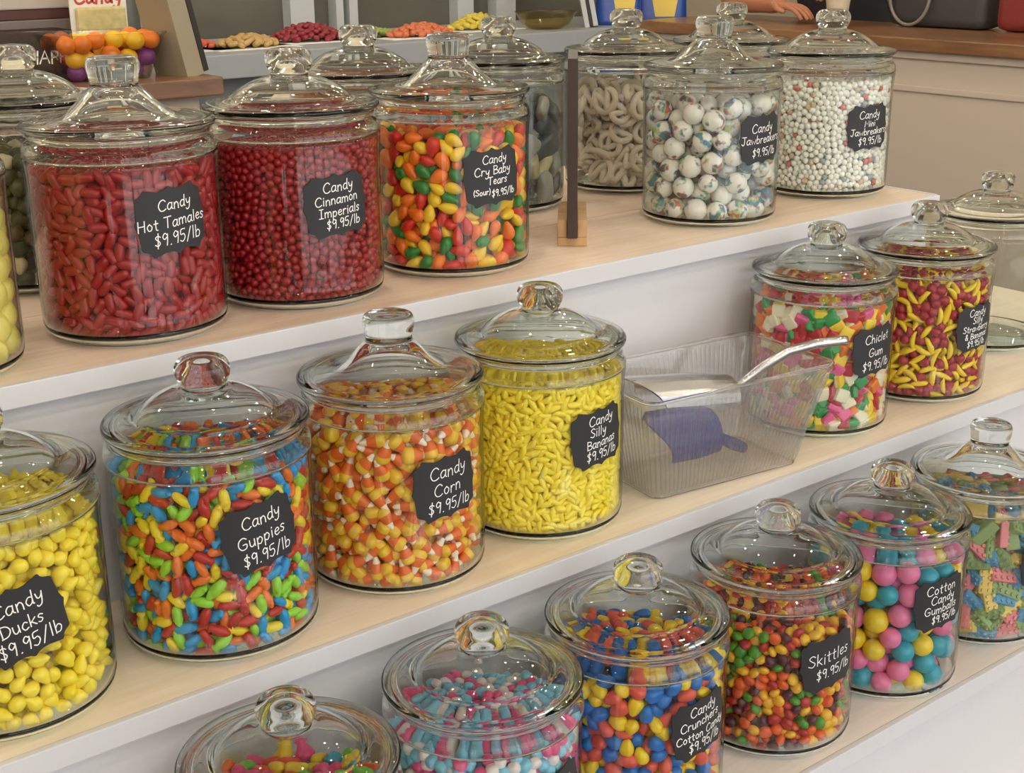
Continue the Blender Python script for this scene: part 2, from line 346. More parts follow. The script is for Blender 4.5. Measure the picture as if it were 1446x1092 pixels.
def smooth_prof2(pts, n):
    P = [np.array(p, float) for p in pts]; out = []
    for i in range(len(P)-1):
        p0 = P[max(i-1, 0)]; p1 = P[i]; p2 = P[i+1]; p3 = P[min(i+2, len(P)-1)]
        for k in range(n):
            t = k/n; q = 0.5*((2*p1)+(-p0+p2)*t+(2*p0-5*p1+4*p2-p3)*t*t+(-p0+3*p1-3*p2+p3)*t**3); out.append((q[0], q[1]))
    out.append(tuple(P[-1])); return out
def ribbon(strokes, w, place):
    V, F = [], []
    for pl in strokes:
        n = len(pl); b = len(V)
        for i in range(n):
            a = np.array(pl[max(i-1, 0)]); c = np.array(pl[min(i+1, n-1)]); t = c-a; L = np.hypot(*t) or 1; t = t/L
            nn = np.array((-t[1], t[0]))*w/2; p = np.array(pl[i])
            if i == 0: p = p-t*w*.4
            if i == n-1: p = p+t*w*.4
            V.append(place(*(p-nn))); V.append(place(*(p+nn)))
        for i in range(n-1): F.append((b+2*i, b+2*i+2, b+2*i+3, b+2*i+1))
    return V, F
PLAQ = [(0, 1.0), (.03, .985), (.1, .93), (.22, .895), (.36, .90), (.5, .945), (.62, .985), (.68, 1.0), (.715, .975), (.735, .90), (.79, .84), (.87, .80), (.93, .77), (.955, .72), (.955, .60), (.945, .47), (.955, .34), (.985, .20), (1.02, .08), (1.05, 0)]
def plaque_h(s):
    s = abs(s)
    for (a, ha), (b, hb) in zip(PLAQ, PLAQ[1:]):
        if s <= b and b > a: return ha+(hb-ha)*(s-a)/(b-a) if s >= a else ha
    return 0.0
def sticker(parent, ang, zc, tilt, lines, hw=.0375, hh=.0335):
    a0 = math.radians(ang); ct, st = math.cos(math.radians(tilt)), math.sin(math.radians(tilt))
    def place(R):
        def f(x, y):
            u, v = x*ct-y*st, x*st+y*ct
            a = a0+u/R; return (R*math.cos(a), R*math.sin(a), zc+v)
        return f
    xs = sorted(set([round(s*a, 4) for a, _ in PLAQ for s in (-1, 1)] + [round(-.95+.06*k, 4) for k in range(32)]))
    xs = [x for i, x in enumerate(xs) if i == 0 or x-xs[i-1] > .004]
    V, F = [], []
    rows = [-1, -.5, 0, .5, 1]; n = len(rows)
    for R in (.0951, .09435):
        g = place(R)
        for s in xs:
            h = max(plaque_h(s), .01)
            for r in rows: V.append(g(s*hw, r*h*hh))
    m = len(xs)*n
    for i in range(len(xs)-1):
        for j in range(n-1):
            a, b, c, d = i*n+j, (i+1)*n+j, (i+1)*n+j+1, i*n+j+1
            F.append((a, b, c, d)); F.append((m+a, m+d, m+c, m+b))
        F.append((i*n, m+i*n, m+(i+1)*n, (i+1)*n)); F.append((i*n+n-1, (i+1)*n+n-1, m+(i+1)*n+n-1, m+i*n+n-1))
    e = (len(xs)-1)*n
    for j in range(n-1):
        F.append((j, j+1, m+j+1, m+j)); F.append((e+j, m+e+j, m+e+j+1, e+j+1))
    so = obj('chalkboard_sticker', mesh_from('chalkboard_sticker', V, F, [M['slate']]), parent)
    so['label'] = 'black chalkboard sticker'
    if lines:
        V, F = ribbon(pen_lines([(q[0], q[1], q[2]+.04*q[3], q[3]*.92) for q in lines]), .00105, place(.0953))
        lo = obj('lettering', mesh_from('lettering', V, F, [M['chalk']]), so); lo['label'] = 'white handwriting'
def jar(key, x, y, tier, lid, label, st=None, text=None, rotz=0.0):
    t = thing('glass_jar', label, 'candy jar', (x, y, T[tier]+.0003), 0, 'glass candy jars')
    obj('body', ME_BODY, t); obj('base', ME_BASE, t); obj('neck', ME_NECK, t)
    l = obj('lid', ME_LID[lid], t); obj('knob', ME_KNOB[lid], l)
    if st: sticker(t, st[0], st[1], st[2], text)
    return t
def L3(a, b, c, h=(.0125, .0125, .0125)):
    return [(a, .003, .0105, h[0]), (b, 0, -.0075, h[1]), (c, .002, -.0255, h[2])]
PRICE = '$9.95/lb'
JARS = {
 # key: x, y, step, lid, sticker (angle, height, tilt), text, label
 'lemon': (.333, 1.318, 0, 'B', None, None, 'lidded glass jar of pale yellow candy slices, leftmost on the top step'),
 'tamales': (.5557, 1.3313, 0, 'A', (-85.7, .1254, 5), [('Candy', .004, .0105, .0115), ('Hot Tamales', 0, -.0065, .0115), (PRICE, .003, -.0235, .013)], 'lidded glass jar filled with red oblong candies on the top step'),
 'imperials': (.7575, 1.3386, 0, 'B', (-92.5, .1145, 5), [('Candy', .003, .0145, .0115), ('Cinnamon', 0, .0015, .0105), ('Imperials', .002, -.0115, .0105), (PRICE, .005, -.0245, .0105)], 'lidded glass jar filled with small round red candies'),
 'crybaby': (.9733, 1.3421, 0, 'A', (-94.6, .1197, 4), [('Candy', .003, .0155, .0105), ('Cry Baby', 0, .0025, .0105), ('Tears', .005, -.009, .0095), ('(Sour)', -.017, -.0195, .0072), (PRICE, .0125, -.0235, .0085)], 'lidded glass jar of orange, yellow, green and red oval candies'),
 'jaw': (1.4154, 1.3337, 0, 'A', (-89.6, .1203, 3), [('Candy', 0, .0085, .0125), ('Jawbreakers', .001, -.006, .0115), (PRICE, .004, -.0235, .0115)], 'lidded glass jar of large speckled white candy balls'),
 'mini': (1.6983, 1.3596, 0, 'B', (-100.1, .1078, 3), [('Candy', 0, .013, .012), ('Mini', 0, .001, .0095), ('Jawbreakers', .001, -.011, .0105), (PRICE, .003, -.0255, .0115)], 'lidded glass jar of tiny white candy beads at the end of the top step'),
 'dark': (.552, 1.602, 0, 'B', None, None, 'glass jar of dark green and cream candies standing behind the red oblong ones'),
 'caramel': (1.0125, 1.60, 0, 'B', None, None, 'glass jar of orange-brown candies in the back row behind the small round red ones'),
 'wrapped': (1.25, 1.60, 0, 'B', None, None, 'glass jar of grey wrapped candies behind the dark sign board'),
 'pretzel': (1.496, 1.595, 0, 'B', None, None, 'lidded glass jar of white coated pretzels in the back row'),
 'bare': (1.745, 1.607, 0, 'B', None, None, 'glass jar in the back row showing only lid and knob above speckled balls'),
 'ducks': (.315, 1.122, 1, 'B', (-96, .1116, 14), L3('Candy', 'Ducks', PRICE, (.0135, .0125, .0135)), 'lidded glass jar filled with lumpy yellow duck candies on the middle step'),
 'guppies': (.5252, 1.1219, 1, 'B', (-89.8, .1257, 10), L3('Candy', 'Guppies', PRICE), 'lidded glass jar of red, blue, green and yellow fish-shaped candies'),
 'corn': (.7329, 1.1246, 1, 'A', (-89.4, .1159, 4), L3('Candy', 'Corn', PRICE, (.014, .0135, .013)), 'lidded glass jar of orange, yellow and white candy corn'),
 'silly': (.9336, 1.1266, 1, 'B', (-86.6, .1189, 5), [('Candy', .004, .0145, .0115), ('Silly', -.002, .0015, .011), ('Bananas', .003, -.0115, .0105), (PRICE, .003, -.0255, .0115)], 'lidded glass jar of tiny yellow banana candies beside the clear bin'),
 'chiclet': (1.4282, 1.1314, 1, 'B', (-92.7, .1196, 4), L3('Chiclet', 'Gum', PRICE, (.0125, .012, .0125)), 'lidded glass jar of square coloured gum tablets on the middle step'),
 'straw': (1.6476, 1.1281, 1, 'B', (-91.4, .1104, 3), [('Candy', 0, .0165, .011), ('Silly', 0, .0055, .010), ('Strawberry', 0, -.0055, .0095), ('& Bananas', 0, -.016, .009), (PRICE, 0, -.0275, .0095)], 'lidded glass jar of red strawberry and yellow banana candies'),
 'clear': (1.935, 1.205, 1, 'B', None, None, 'empty lidded glass jar at the far end of the middle step'),
 'mixed': (.4774, .9139, 2, 'B', None, None, 'lidded glass jar of mixed bright candies, leftmost on the lowest visible step'),
 'cotton': (.687, .9154, 2, 'B', (-82, .1170, 12), [('Candy', .003, .0105, .0125), (PRICE, .002, -.016, .0125)], 'lidded glass jar of pink, pale blue and white candy nuggets'),
 'crunch': (.8869, .9146, 2, 'B', (-88.4, .1232, 7), [('Candy', .003, .0145, .0115), ('Crunchers', -.001, .0015, .0105), ('Cotton Candy', 0, -.0115, .0095), (PRICE, .003, -.0255, .0115)], 'lidded glass jar of blue, yellow and coral oval candies'),
 'skittles': (1.1047, .9177, 2, 'B', (-96.8, .1191, 7), [('Skittles', 0, .0005, .0150), (PRICE, .005, -.018, .0125)], 'lidded glass jar of small orange, yellow, purple and green lentil candies'),
 'gum': (1.3028, .9112, 2, 'B', (-99.5, .1286, 5), [('Cotton', 0, .0135, .0125), ('Candy', .002, .0005, .0115), ('Gumballs', 0, -.012, .011), (PRICE, .005, -.0245, .010)], 'lidded glass jar of large pink, blue and yellow gumballs'),
 'bricks': (1.5064, .9116, 2, 'A', (-92, .118, 4), [('Candy', 0, .006, .0125), (PRICE, 0, -.014, .0125)], 'lidded glass jar of pastel studded brick candies at the end of its step'),
}
JOB = {}
for k, v in JARS.items(): JOB[k] = jar(k, v[0], v[1], v[2], v[3], v[6], v[4], v[5])

# ------------------------------------------------------------------ candies: shapes
def ico(sub):
    bm = bmesh.new(); bmesh.ops.create_icosphere(bm, subdivisions=sub, radius=1.0)
    v = np.array([x.co[:] for x in bm.verts]); f = [[q.index for q in p.verts] for p in bm.faces]; bm.free(); return v, f
ICO = {k: ico(k) for k in (2, 3, 4)}
def sh_ellipsoid(a, b, c, sub=3):
    v, f = ICO[sub]; return v*np.array((a, b, c)), f
def sh_super(a, b, c, e=4.0, sub=3):
    v, f = ICO[sub]; n = (np.abs(v)**e).sum(1)**(1/e); return v/n[:, None]*np.array((a, b, c)), f
def sh_capsule(a, b, c, sub=3):
    v, f = ICO[sub]; q = v.copy(); n = (np.abs(v[:, 0])**3.2+(v[:, 1]**2+v[:, 2]**2)**1.6)**(1/3.2); return q/n[:, None]*np.array((a, b, c)), f
def sh_tear(a, b, c):
    v, f = ICO[3]; q = v.copy(); k = 1-.32*q[:, 0]-.1*q[:, 0]**2; q[:, 1] *= k; q[:, 2] *= k; return q*np.array((a, b, c)), f
def sh_fish(a, b, c):
    v, f = ICO[3]; q = v.copy(); n = (np.abs(v[:, 0])**3+(v[:, 1]**2+v[:, 2]**2)**1.5)**(1/3); q = q/n[:, None]
    x = q[:, 0]; k = np.where(x < -.66, 1.15+.5*(-x-.66), np.where(x > .4, 1-.55*(x-.4), 1.0)); k = np.where(np.abs(x+.54) < .13, .56, k)
    q[:, 1] *= k; q[:, 2] *= np.where(x < -.5, .75, 1.0); return q*np.array((a, b, c)), f
def sh_banana(a, b, c):
    V, F = [], []; n, s = 8, 7
    for i in range(n+1):
        t = -1+2*i/n; th = t*1.05; r = (1-abs(t)**2.6)*.9+.12
        cx, cz = math.sin(th)/math.sin(1.05)*a, (math.cos(th)-.75)*a*.62
        tx, tz = math.cos(th), -math.sin(th)*.62
        for k in range(s):
            p = 2*PI*k/s; V.append((cx+tz*0+math.cos(p)*b*.75*r*(-tz), math.sin(p)*c*r, cz+math.cos(p)*b*.75*r*tx))
    for i in range(n):
        for k in range(s): F.append([i*s+k, i*s+(k+1) % s, (i+1)*s+(k+1) % s, (i+1)*s+k])
    F.append(list(range(s))[::-1]); F.append([n*s+k for k in range(s)])
    return np.array(V), [q[::-1] for q in F]
def sh_corn(a, b, c):
    V, F, FM = [], [], []; s = 14
    prof = [(-1, .0), (-.97, .55), (-.88, .84), (-.7, .97), (-.5, .98), (-.32, .92), (-.30, .915), (0, .75), (.3, .56), (.42, .47), (.45, .45), (.7, .34), (.88, .26), (.97, .14), (1.0, .0)]
    for x, r in prof:
        for k in range(s):
            p = 2*PI*k/s; ny, nz = math.cos(p), math.sin(p); n = (abs(ny)**2.6+abs(nz)**2.6)**(1/2.6)
            V.append((x*a, ny/n*r*b, nz/n*(r*.62+.38*min(1, r*1.6))*c if r > 0 else 0))
    for i in range(len(prof)-1):
        xm = (prof[i][0]+prof[i+1][0])/2
        for k in range(s): F.append([i*s+k, i*s+(k+1) % s, (i+1)*s+(k+1) % s, (i+1)*s+k]); FM.append(0 if xm < -.31 else 1 if xm < .43 else 2)
    return np.array(V), [q[::-1] for q in F], FM
def sh_tablet(a, b, c):
    bm = bmesh.new(); bmesh.ops.create_cube(bm, size=2.0); bmesh.ops.scale(bm, vec=(a, b, c), verts=bm.verts)
    bmesh.ops.bevel(bm, geom=list(bm.edges), offset=.0021, segments=3, affect='EDGES', profile=.5)
    for q in bm.verts:
        if abs(q.co.z) > c*.99: q.co.z *= 1.10-.10*(max(abs(q.co.x)/a, abs(q.co.y)/b))**2
    bm.verts.index_update(); v = np.array([x.co[:] for x in bm.verts]); f = [[q.index for q in p.verts] for p in bm.faces]; bm.free(); return v, f
def sh_duck(a, b, c):
    v, f = ICO[3]; h = np.array((.72, 0, .70)); h /= np.linalg.norm(h); t = np.array((-.92, 0, .4)); t /= np.linalg.norm(t); bk = np.array((.97, 0, .24)); bk /= np.linalg.norm(bk)
    k = .72+.52*np.exp(-(1-v@h)/.10)+.22*np.exp(-(1-v@t)/.06)+.10*np.exp(-(1-v@bk)/.015)
    return v*k[:, None]*np.array((a, b, c)), f
def sh_berry(a, b, c):
    v, f = ICO[3]; q = v.copy(); k = 1-.25*q[:, 0]; q[:, 1] *= k; q[:, 2] *= k
    k = 1+.07*np.sin(9*v[:, 0]+3*v[:, 1])*np.sin(9*v[:, 1])*np.cos(9*v[:, 2]); return q*k[:, None]*np.array((a, b, c)), f
def sh_lump(a, b, c, seed=3):
    v, f = ICO[3]; k = 1+.10*np.sin(3.1*v[:, 0]+seed)+.08*np.sin(4.3*v[:, 1]+2*seed)*np.cos(3*v[:, 2])
    n = (np.abs(v)**2.25).sum(1)**(1/2.25); return v/n[:, None]*k[:, None]*np.array((a, b, c)), f
def sh_brick(a, b, c):
    bm = bmesh.new(); bmesh.ops.create_cube(bm, size=2.0); h = c*.80
    bmesh.ops.scale(bm, vec=(a, b, h), verts=bm.verts); bmesh.ops.translate(bm, vec=(0, 0, h-c), verts=bm.verts)
    bmesh.ops.bevel(bm, geom=list(bm.edges), offset=.0009, segments=2, affect='EDGES')
    for i in range(4):
        for j in range(2):
            r = bmesh.ops.create_cone(bm, cap_ends=True, segments=10, radius1=b*.30, radius2=b*.26, depth=c*.42)
            bmesh.ops.translate(bm, vec=((i-1.5)*a*.48, (j-.5)*b*.95, 2*h-c+c*.19), verts=r['verts'])
    bm.verts.index_update(); v = np.array([x.co[:] for x in bm.verts]); f = [[q.index for q in p.verts] for p in bm.faces]; bm.free(); return v, f
def sh_pretzel(a, b, c):
    pts = []
    n = 44
    for i in range(n+1):
        t = i/n; th = -PI*.5+ (t-.5)*2*PI*.86 + PI
        pts.append((a*.74*math.cos(th), b*.74*math.sin(th)*1.0, 0))
    pts = [(-.18*a, -.60*b, c*.2), (.02*a, -.30*b, c*.35), (.22*a, .05*b, c*.3), (.36*a, .42*b, .15*c), (.58*a, .66*b, 0)]
    loop = []
    for i in range(25):
        th = math.radians(55-290*i/24); loop.append((.80*a*math.cos(th), .74*b*math.sin(th), 0))
    pts = pts[:4]+loop+[(-.36*a, .42*b, .1*c), (-.22*a, .05*b, -.1*c), (-.02*a, -.30*b, -.2*c), (.18*a, -.60*b, -.1*c)]
    bm = MB(); bm.tube(pts, [.0050]*len(pts), 8); bm.bm.verts.index_update()
    v = np.array([x.co[:] for x in bm.bm.verts]); f = [[q.index for q in p.verts] for p in bm.bm.faces]; bm.bm.free(); return v, f
def sh_packet(a, b, c):
    v, f = ICO[3]; n = (np.abs(v)**5).sum(1)**(1/5); q = v/n[:, None]; q[:, 2] *= np.clip(1.25-np.abs(q[:, 0])**3*1.05, .12, 1); q[:, 1] *= 1+.10*np.clip(np.abs(q[:, 0])-.7, 0, 1); return q*np.array((a, b, c)), f
def speckle(name):
    m, nt, out = new_mat(name); p = node(nt, 'ShaderNodeBsdfPrincipled', Roughness=.25)
    tc = node(nt, 'ShaderNodeTexCoord'); oi = node(nt, 'ShaderNodeObjectInfo'); ad = node(nt, 'ShaderNodeVectorMath', operation='MULTIPLY_ADD')
    ad.inputs[1].default_value = (1, 1, 1); cx = node(nt, 'ShaderNodeCombineXYZ'); ml = node(nt, 'ShaderNodeMath', operation='MULTIPLY'); ml.inputs[1].default_value = 7.0
    nt.links.new(oi.outputs['Random'], ml.inputs[0]); nt.links.new(ml.outputs[0], cx.inputs[0]); nt.links.new(tc.outputs['Object'], ad.inputs[0]); nt.links.new(cx.outputs[0], ad.inputs[2])
    n1 = node(nt, 'ShaderNodeTexNoise', Scale=62.0, Detail=3.0); n2 = node(nt, 'ShaderNodeTexNoise', Scale=48.0, Detail=1.0)
    nt.links.new(ad.outputs[0], n1.inputs['Vector']); sh = node(nt, 'ShaderNodeVectorMath', operation='ADD'); sh.inputs[1].default_value = (3.3, 1.7, 9.1)
    nt.links.new(ad.outputs[0], sh.inputs[0]); nt.links.new(sh.outputs[0], n2.inputs['Vector'])
    r = node(nt, 'ShaderNodeValToRGB'); e = r.color_ramp.elements; e[0].position = .51; e[0].color = (0, 0, 0, 1); e[1].position = .59; e[1].color = (.92, .92, .92, 1)
    nt.links.new(n1.outputs[0], r.inputs[0])
    hr = node(nt, 'ShaderNodeValToRGB'); hr.color_ramp.interpolation = 'CONSTANT'; h = hr.color_ramp.elements
    h[0].position = 0; h[0].color = rgba(srgb(110, 70, 60)); h[1].position = .40; h[1].color = rgba(srgb(60, 110, 150))
    for pos, c in ((.47, (60, 130, 125)), (.53, (170, 180, 90)), (.58, (190, 80, 80)), (.64, (80, 80, 90))):
        q = h.new(pos); q.color = rgba(srgb(*c))
    nt.links.new(n2.outputs[0], hr.inputs[0])
    mx = node(nt, 'ShaderNodeMix', data_type='RGBA'); mx.inputs['A'].default_value = rgba(srgb(226, 222, 214))
    nt.links.new(r.outputs[0], mx.inputs['Factor']); nt.links.new(hr.outputs[0], mx.inputs['B']); nt.links.new(mx.outputs['Result'], p.inputs['Base Color']); nt.links.new(p.outputs[0], out.inputs[0])
    return m
_cm = {}
def cmat(col, rough=.28, coat=0.0):
    k = (col, rough, coat)
    if k not in _cm: _cm[k] = plain('candy %d %d %d' % col, srgb(*col), rough, coat=coat)
    return _cm[k]
M['speckled'] = speckle('speckled candy shell')

# ------------------------------------------------------------------ candies: packing into a jar
def rand_rot(rs, n, mode, pos):
    # random rotations; 'long' pieces mostly lie along the glass, 'flat' pieces often face it
    q = rs.normal(size=(n, 4)); q /= np.linalg.norm(q, axis=1)[:, None]
    w, x, y, z = q.T
    Rm = np.stack([np.stack([1-2*(y*y+z*z), 2*(x*y-z*w), 2*(x*z+y*w)], 1), np.stack([2*(x*y+z*w), 1-2*(x*x+z*z), 2*(y*z-x*w)], 1), np.stack([2*(x*z-y*w), 2*(y*z+x*w), 1-2*(x*x+y*y)], 1)], 1)
    if mode in ('long', 'flat', 'face'):
        rad = pos.copy(); rad[:, 2] = 0; rad /= np.linalg.norm(rad, axis=1)[:, None]+1e-9
        col = 0 if mode == 'long' else 2
        ax = Rm[:, :, col]; d = (ax*rad).sum(1)[:, None]
        ax = ax-rad*d*.78 if mode == 'long' else ax+rad*(1.5 if mode == 'face' else np.sign(d)*1.1)*(rs.rand(n, 1) < .8)
        ax /= np.linalg.norm(ax, axis=1)[:, None]
        o = Rm[:, :, (col+1) % 3]; o = o-ax*(o*ax).sum(1)[:, None]; o /= np.linalg.norm(o, axis=1)[:, None]
        p = np.cross(ax, o); N = np.empty_like(Rm); N[:, :, col] = ax; N[:, :, (col+1) % 3] = o; N[:, :, (col+2) % 3] = p; Rm = N
    return Rm
def pack(seed, dims_of, weights, mode, z1, layers, phi=.66, tight=.90, iters=44):
    rs = np.random.RandomState(seed); kinds = len(dims_of); D = np.array(dims_of); w = np.array(weights, float); w /= w.sum()
    vol1 = (4/3*PI*D.prod(1)*w).sum(); size = (2*D.mean(1)*w).sum(); thick = layers*size
    rc = max(0.0, R_IN-thick); zc = z1-thick
    full = rc < .35*R_IN or layers > 20
    if full: rc = 0.0
    vol = PI*R_IN**2*(z1-Z_IN) - (PI*rc**2*(zc-Z_IN) if rc > 0 else 0)
    n = int(vol*phi/vol1)
    P = []
    while len(P) < n:
        m = 4*n; r = R_IN*.95*np.sqrt(rs.rand(m)); a = 2*PI*rs.rand(m); z = Z_IN+(z1-Z_IN)*rs.rand(m)
        ok = (r > rc) | (z > zc); P = np.stack([r*np.cos(a), r*np.sin(a), z], 1)[ok][:n]
    P = np.array(P); K = rs.choice(kinds, n, p=w); S = D[K]*(1+.06*rs.normal(size=(n, 1))).clip(.85, 1.15)
    Rm = rand_rot(rs, n, mode, P); top = z1-np.abs(rs.normal(size=n))*size*.30
    def ext(u, idx): # support of the bounding ellipsoid along u
        q = np.einsum('nij,ni->nj', Rm[idx], u)*S[idx]; return np.sqrt((q*q).sum(1))
    al = np.arange(n); ex_z = np.sqrt(((Rm[:, 2, :]*S)**2).sum(1)); I = J = None
    for it in range(iters):
        if it % 5 == 0:
            kd = KDTree(n)
            for i, p in enumerate(P): kd.insert(p, i)
            kd.balance(); mr = 2*S.max()*1.02; a, b = [], []
            for i, p in enumerate(P):
                for (_c, j, _d) in kd.find_range(p, mr):
                    if j > i: a.append(i); b.append(j)
            I, J = np.array(a, int), np.array(b, int)
        d = P[J]-P[I]; L = np.linalg.norm(d, axis=1)+1e-9; u = d/L[:, None]
        ov = np.maximum(0, tight*(ext(u, I)+ext(u, J))-L)*.42
        mv = np.zeros_like(P)
        for c in range(3):
            t = ov*u[:, c]; mv[:, c] = np.bincount(J, t, n)-np.bincount(I, t, n)
        P = P+np.clip(mv, -.3*size, .3*size)
        P[:, 2] = np.minimum(np.maximum(P[:, 2], Z_IN+ex_z), np.maximum(top-ex_z, Z_IN+ex_z))
        r = np.hypot(P[:, 0], P[:, 1])+1e-9; rad = np.stack([P[:, 0]/r, P[:, 1]/r, 0*r], 1); er = ext(rad, al)
        r2 = np.minimum(r, R_IN-er)
        if rc > 0:
            ins = (r2 < rc) & (P[:, 2] < zc)
            up = ins & ((zc-P[:, 2]) < (rc-r2)); P[up, 2] = zc+1e-4; r2 = np.where(ins & ~up, rc, r2)
        P[:, 0] = rad[:, 0]*r2; P[:, 1] = rad[:, 1]*r2
    r = np.hypot(P[:, 0], P[:, 1])+1e-9; rad = np.stack([P[:, 0]/r, P[:, 1]/r, 0*r], 1)
    gap = R_IN-r-ext(rad, al)
    return P, Rm, S/D[K], K, rad, gap, (rc, zc), size, rs
def merged(name, parts, mats, core=None, core_mat=0):
    # parts: (verts, faces, material index per face, pos, rot, scale) all in world coordinates, as one mesh
    V, LV, LS, MI = [], [], [], []; off = 0
    for (v, f, fm, p, R, s) in parts:
        V.append((v*s)@R.T+p)
        fl = FLAT[id(f)]
        LV.append(fl[0]+off); LS.append(fl[1]); MI.append(fm); off += len(v)
    if core is not None:
        v, f = core; V.append(np.array(v)); LV.append(np.array([i for q in f for i in q])+off); LS.append(np.array([len(q) for q in f])); MI.append(np.full(len(f), core_mat))
    V = np.concatenate(V); LV = np.concatenate(LV); LT = np.concatenate(LS); MI = np.concatenate(MI)
    me = bpy.data.meshes.new(name); me.vertices.add(len(V)); me.vertices.foreach_set('co', V.astype(np.float32).ravel())
    me.loops.add(len(LV)); me.loops.foreach_set('vertex_index', LV.astype(np.int32))
    me.polygons.add(len(LT)); me.polygons.foreach_set('loop_start', np.concatenate([[0], np.cumsum(LT)[:-1]]).astype(np.int32))
    for m in mats: me.materials.append(m)
    me.polygons.foreach_set('material_index', MI.astype(np.int32)); me.polygons.foreach_set('use_smooth', np.ones(len(LT), dtype=bool))
    me.update(calc_edges=True); me.validate(); return me
FLAT = {}
def fill(key, name, kinds, z1, where, group, mode='long', layers=2.2, phi=.66, tight=.90, seed=1, most=290, rough=.28, smooth=True, core_col=None, min_face=-.15, coat=0.0):
    """kinds: (weight, shape=(verts, faces[, face materials]), dims, colour rgb or materials, words). Fills the jar, those nearest the glass towards the room as objects, the rest as one."""
    x, y, st = JARS[key][:3]; base = np.array((x, y, T[st]+.0003))
    P, Rm, sc, K, rad, gap, (rc, zc), size, rs = pack(seed, [k[2] for k in kinds], [k[0] for k in kinds], mode, z1, layers, phi, tight)
    for i in range(len(P)):   # no corner of a piece may touch the glass
        w = (kinds[K[i]][1][0]*float(sc[i].mean()))@Rm[i].T+P[i]
        e = np.hypot(w[:, 0], w[:, 1]).max()-(R_IN+.0002)
        if e > 0: P[i, :2] -= rad[i, :2]*min(e*1.4, np.hypot(*P[i, :2]))
        e = Z_IN-.0006-w[:, 2].min()
        if e > 0: P[i, 2] += e
        e = w[:, 2].max()-.1855
        if e > 0: P[i, 2] -= e
    tocam = CAMP[:2]-base[:2]; tocam /= np.linalg.norm(tocam)
    face = rad[:, 0]*tocam[0]+rad[:, 1]*tocam[1]
    score = face-np.maximum(0, gap)/size*1.6
    score[(face < min_face)] -= 5
    order = np.argsort(-score); order = [i for i in order if score[i] > -1.2][:most]
    ind = set(int(i) for i in order)
    mats, mlist = [], []
    for (w, shp, dims, col, words) in kinds:
        ms = [cmat(c, rough, coat) if isinstance(c, tuple) else c for c in (col if isinstance(col, list) else [col])]
        fm = np.array(shp[2]) if len(shp) > 2 else np.zeros(len(shp[1]), int)
        b = len(mats); mats += ms
        me = mesh_from(name, shp[0], shp[1], ms, smooth=True, face_mats=fm)
        if smooth != True: me.set_sharp_from_angle(angle=math.radians(50))
        f = shp[1]
        if id(f) not in FLAT: FLAT[id(f)] = (np.array([i for q in f for i in q]), np.array([len(q) for q in f]))
        mlist.append((me, shp[0], f, fm+b, words))
    parts = []
    for i in range(len(P)):
        me, v, f, fm, words = mlist[K[i]]; wp = P[i]+base
        if i in ind:
            o = bpy.data.objects.new(name, me); COL.objects.link(o)
            m = Matrix(Rm[i].tolist()).to_4x4()
            o.rotation_mode = 'QUATERNION'; o.rotation_quaternion = m.to_quaternion(); s = float(sc[i].mean()); o.scale = (s, s, s); o.location = wp
            o['label'] = words+' '+where; o['category'] = 'candy'; o['group'] = group
        else: parts.append((v, f, fm, wp, Rm[i], float(sc[i].mean())))
    core = None
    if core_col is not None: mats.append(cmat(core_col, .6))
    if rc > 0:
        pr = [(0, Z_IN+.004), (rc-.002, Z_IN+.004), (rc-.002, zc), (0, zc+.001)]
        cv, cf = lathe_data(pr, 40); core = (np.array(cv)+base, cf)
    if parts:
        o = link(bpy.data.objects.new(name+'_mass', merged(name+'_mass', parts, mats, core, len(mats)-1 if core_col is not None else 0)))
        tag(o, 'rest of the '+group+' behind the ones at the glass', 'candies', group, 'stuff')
    return len(P), len(ind)
STAT = {}
def go(key, *a, **k): STAT[key] = fill(key, *a, **k)

YEL, RED = (238, 214, 60), (190, 40, 40)
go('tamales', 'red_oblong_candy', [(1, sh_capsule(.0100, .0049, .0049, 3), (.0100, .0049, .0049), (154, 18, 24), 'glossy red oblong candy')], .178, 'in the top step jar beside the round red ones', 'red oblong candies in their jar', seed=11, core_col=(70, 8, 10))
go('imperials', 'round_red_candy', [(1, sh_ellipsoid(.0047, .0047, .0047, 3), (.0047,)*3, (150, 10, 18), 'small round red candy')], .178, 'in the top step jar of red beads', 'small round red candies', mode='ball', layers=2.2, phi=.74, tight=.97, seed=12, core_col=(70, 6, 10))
OV = lambda: sh_tear(.0118, .0078, .0066)
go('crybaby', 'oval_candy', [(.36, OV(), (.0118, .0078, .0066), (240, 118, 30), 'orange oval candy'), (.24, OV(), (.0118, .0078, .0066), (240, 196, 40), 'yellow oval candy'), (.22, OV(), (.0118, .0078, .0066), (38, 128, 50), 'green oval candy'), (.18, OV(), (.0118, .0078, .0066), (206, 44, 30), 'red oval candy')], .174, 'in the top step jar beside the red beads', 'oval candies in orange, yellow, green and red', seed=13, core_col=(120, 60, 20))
go('jaw', 'speckled_candy_ball', [(1, sh_ellipsoid(.0145, .0145, .0145, 4), (.0145,)*3, [M['speckled']], 'large white candy ball with coloured specks')], .178, 'in the top step jar', 'large speckled white candy balls', mode='ball', layers=99, phi=.56, tight=.985, seed=14)
MB_ = lambda: sh_ellipsoid(.0046, .0046, .0046, 3)
go('mini', 'white_candy_bead', [(.86, MB_(), (.0046,)*3, (236, 234, 226), 'tiny white candy bead'), (.04, MB_(), (.0046,)*3, (196, 110, 100), 'tiny red candy bead'), (.05, MB_(), (.0046,)*3, (200, 176, 150), 'tiny tan candy bead'), (.05, MB_(), (.0046,)*3, (150, 165, 170), 'tiny grey-blue candy bead')], .176, 'in the jar at the end of the top step', 'tiny candy beads', mode='ball', layers=2.3, phi=.76, tight=.96, seed=15, core_col=(150, 145, 135))
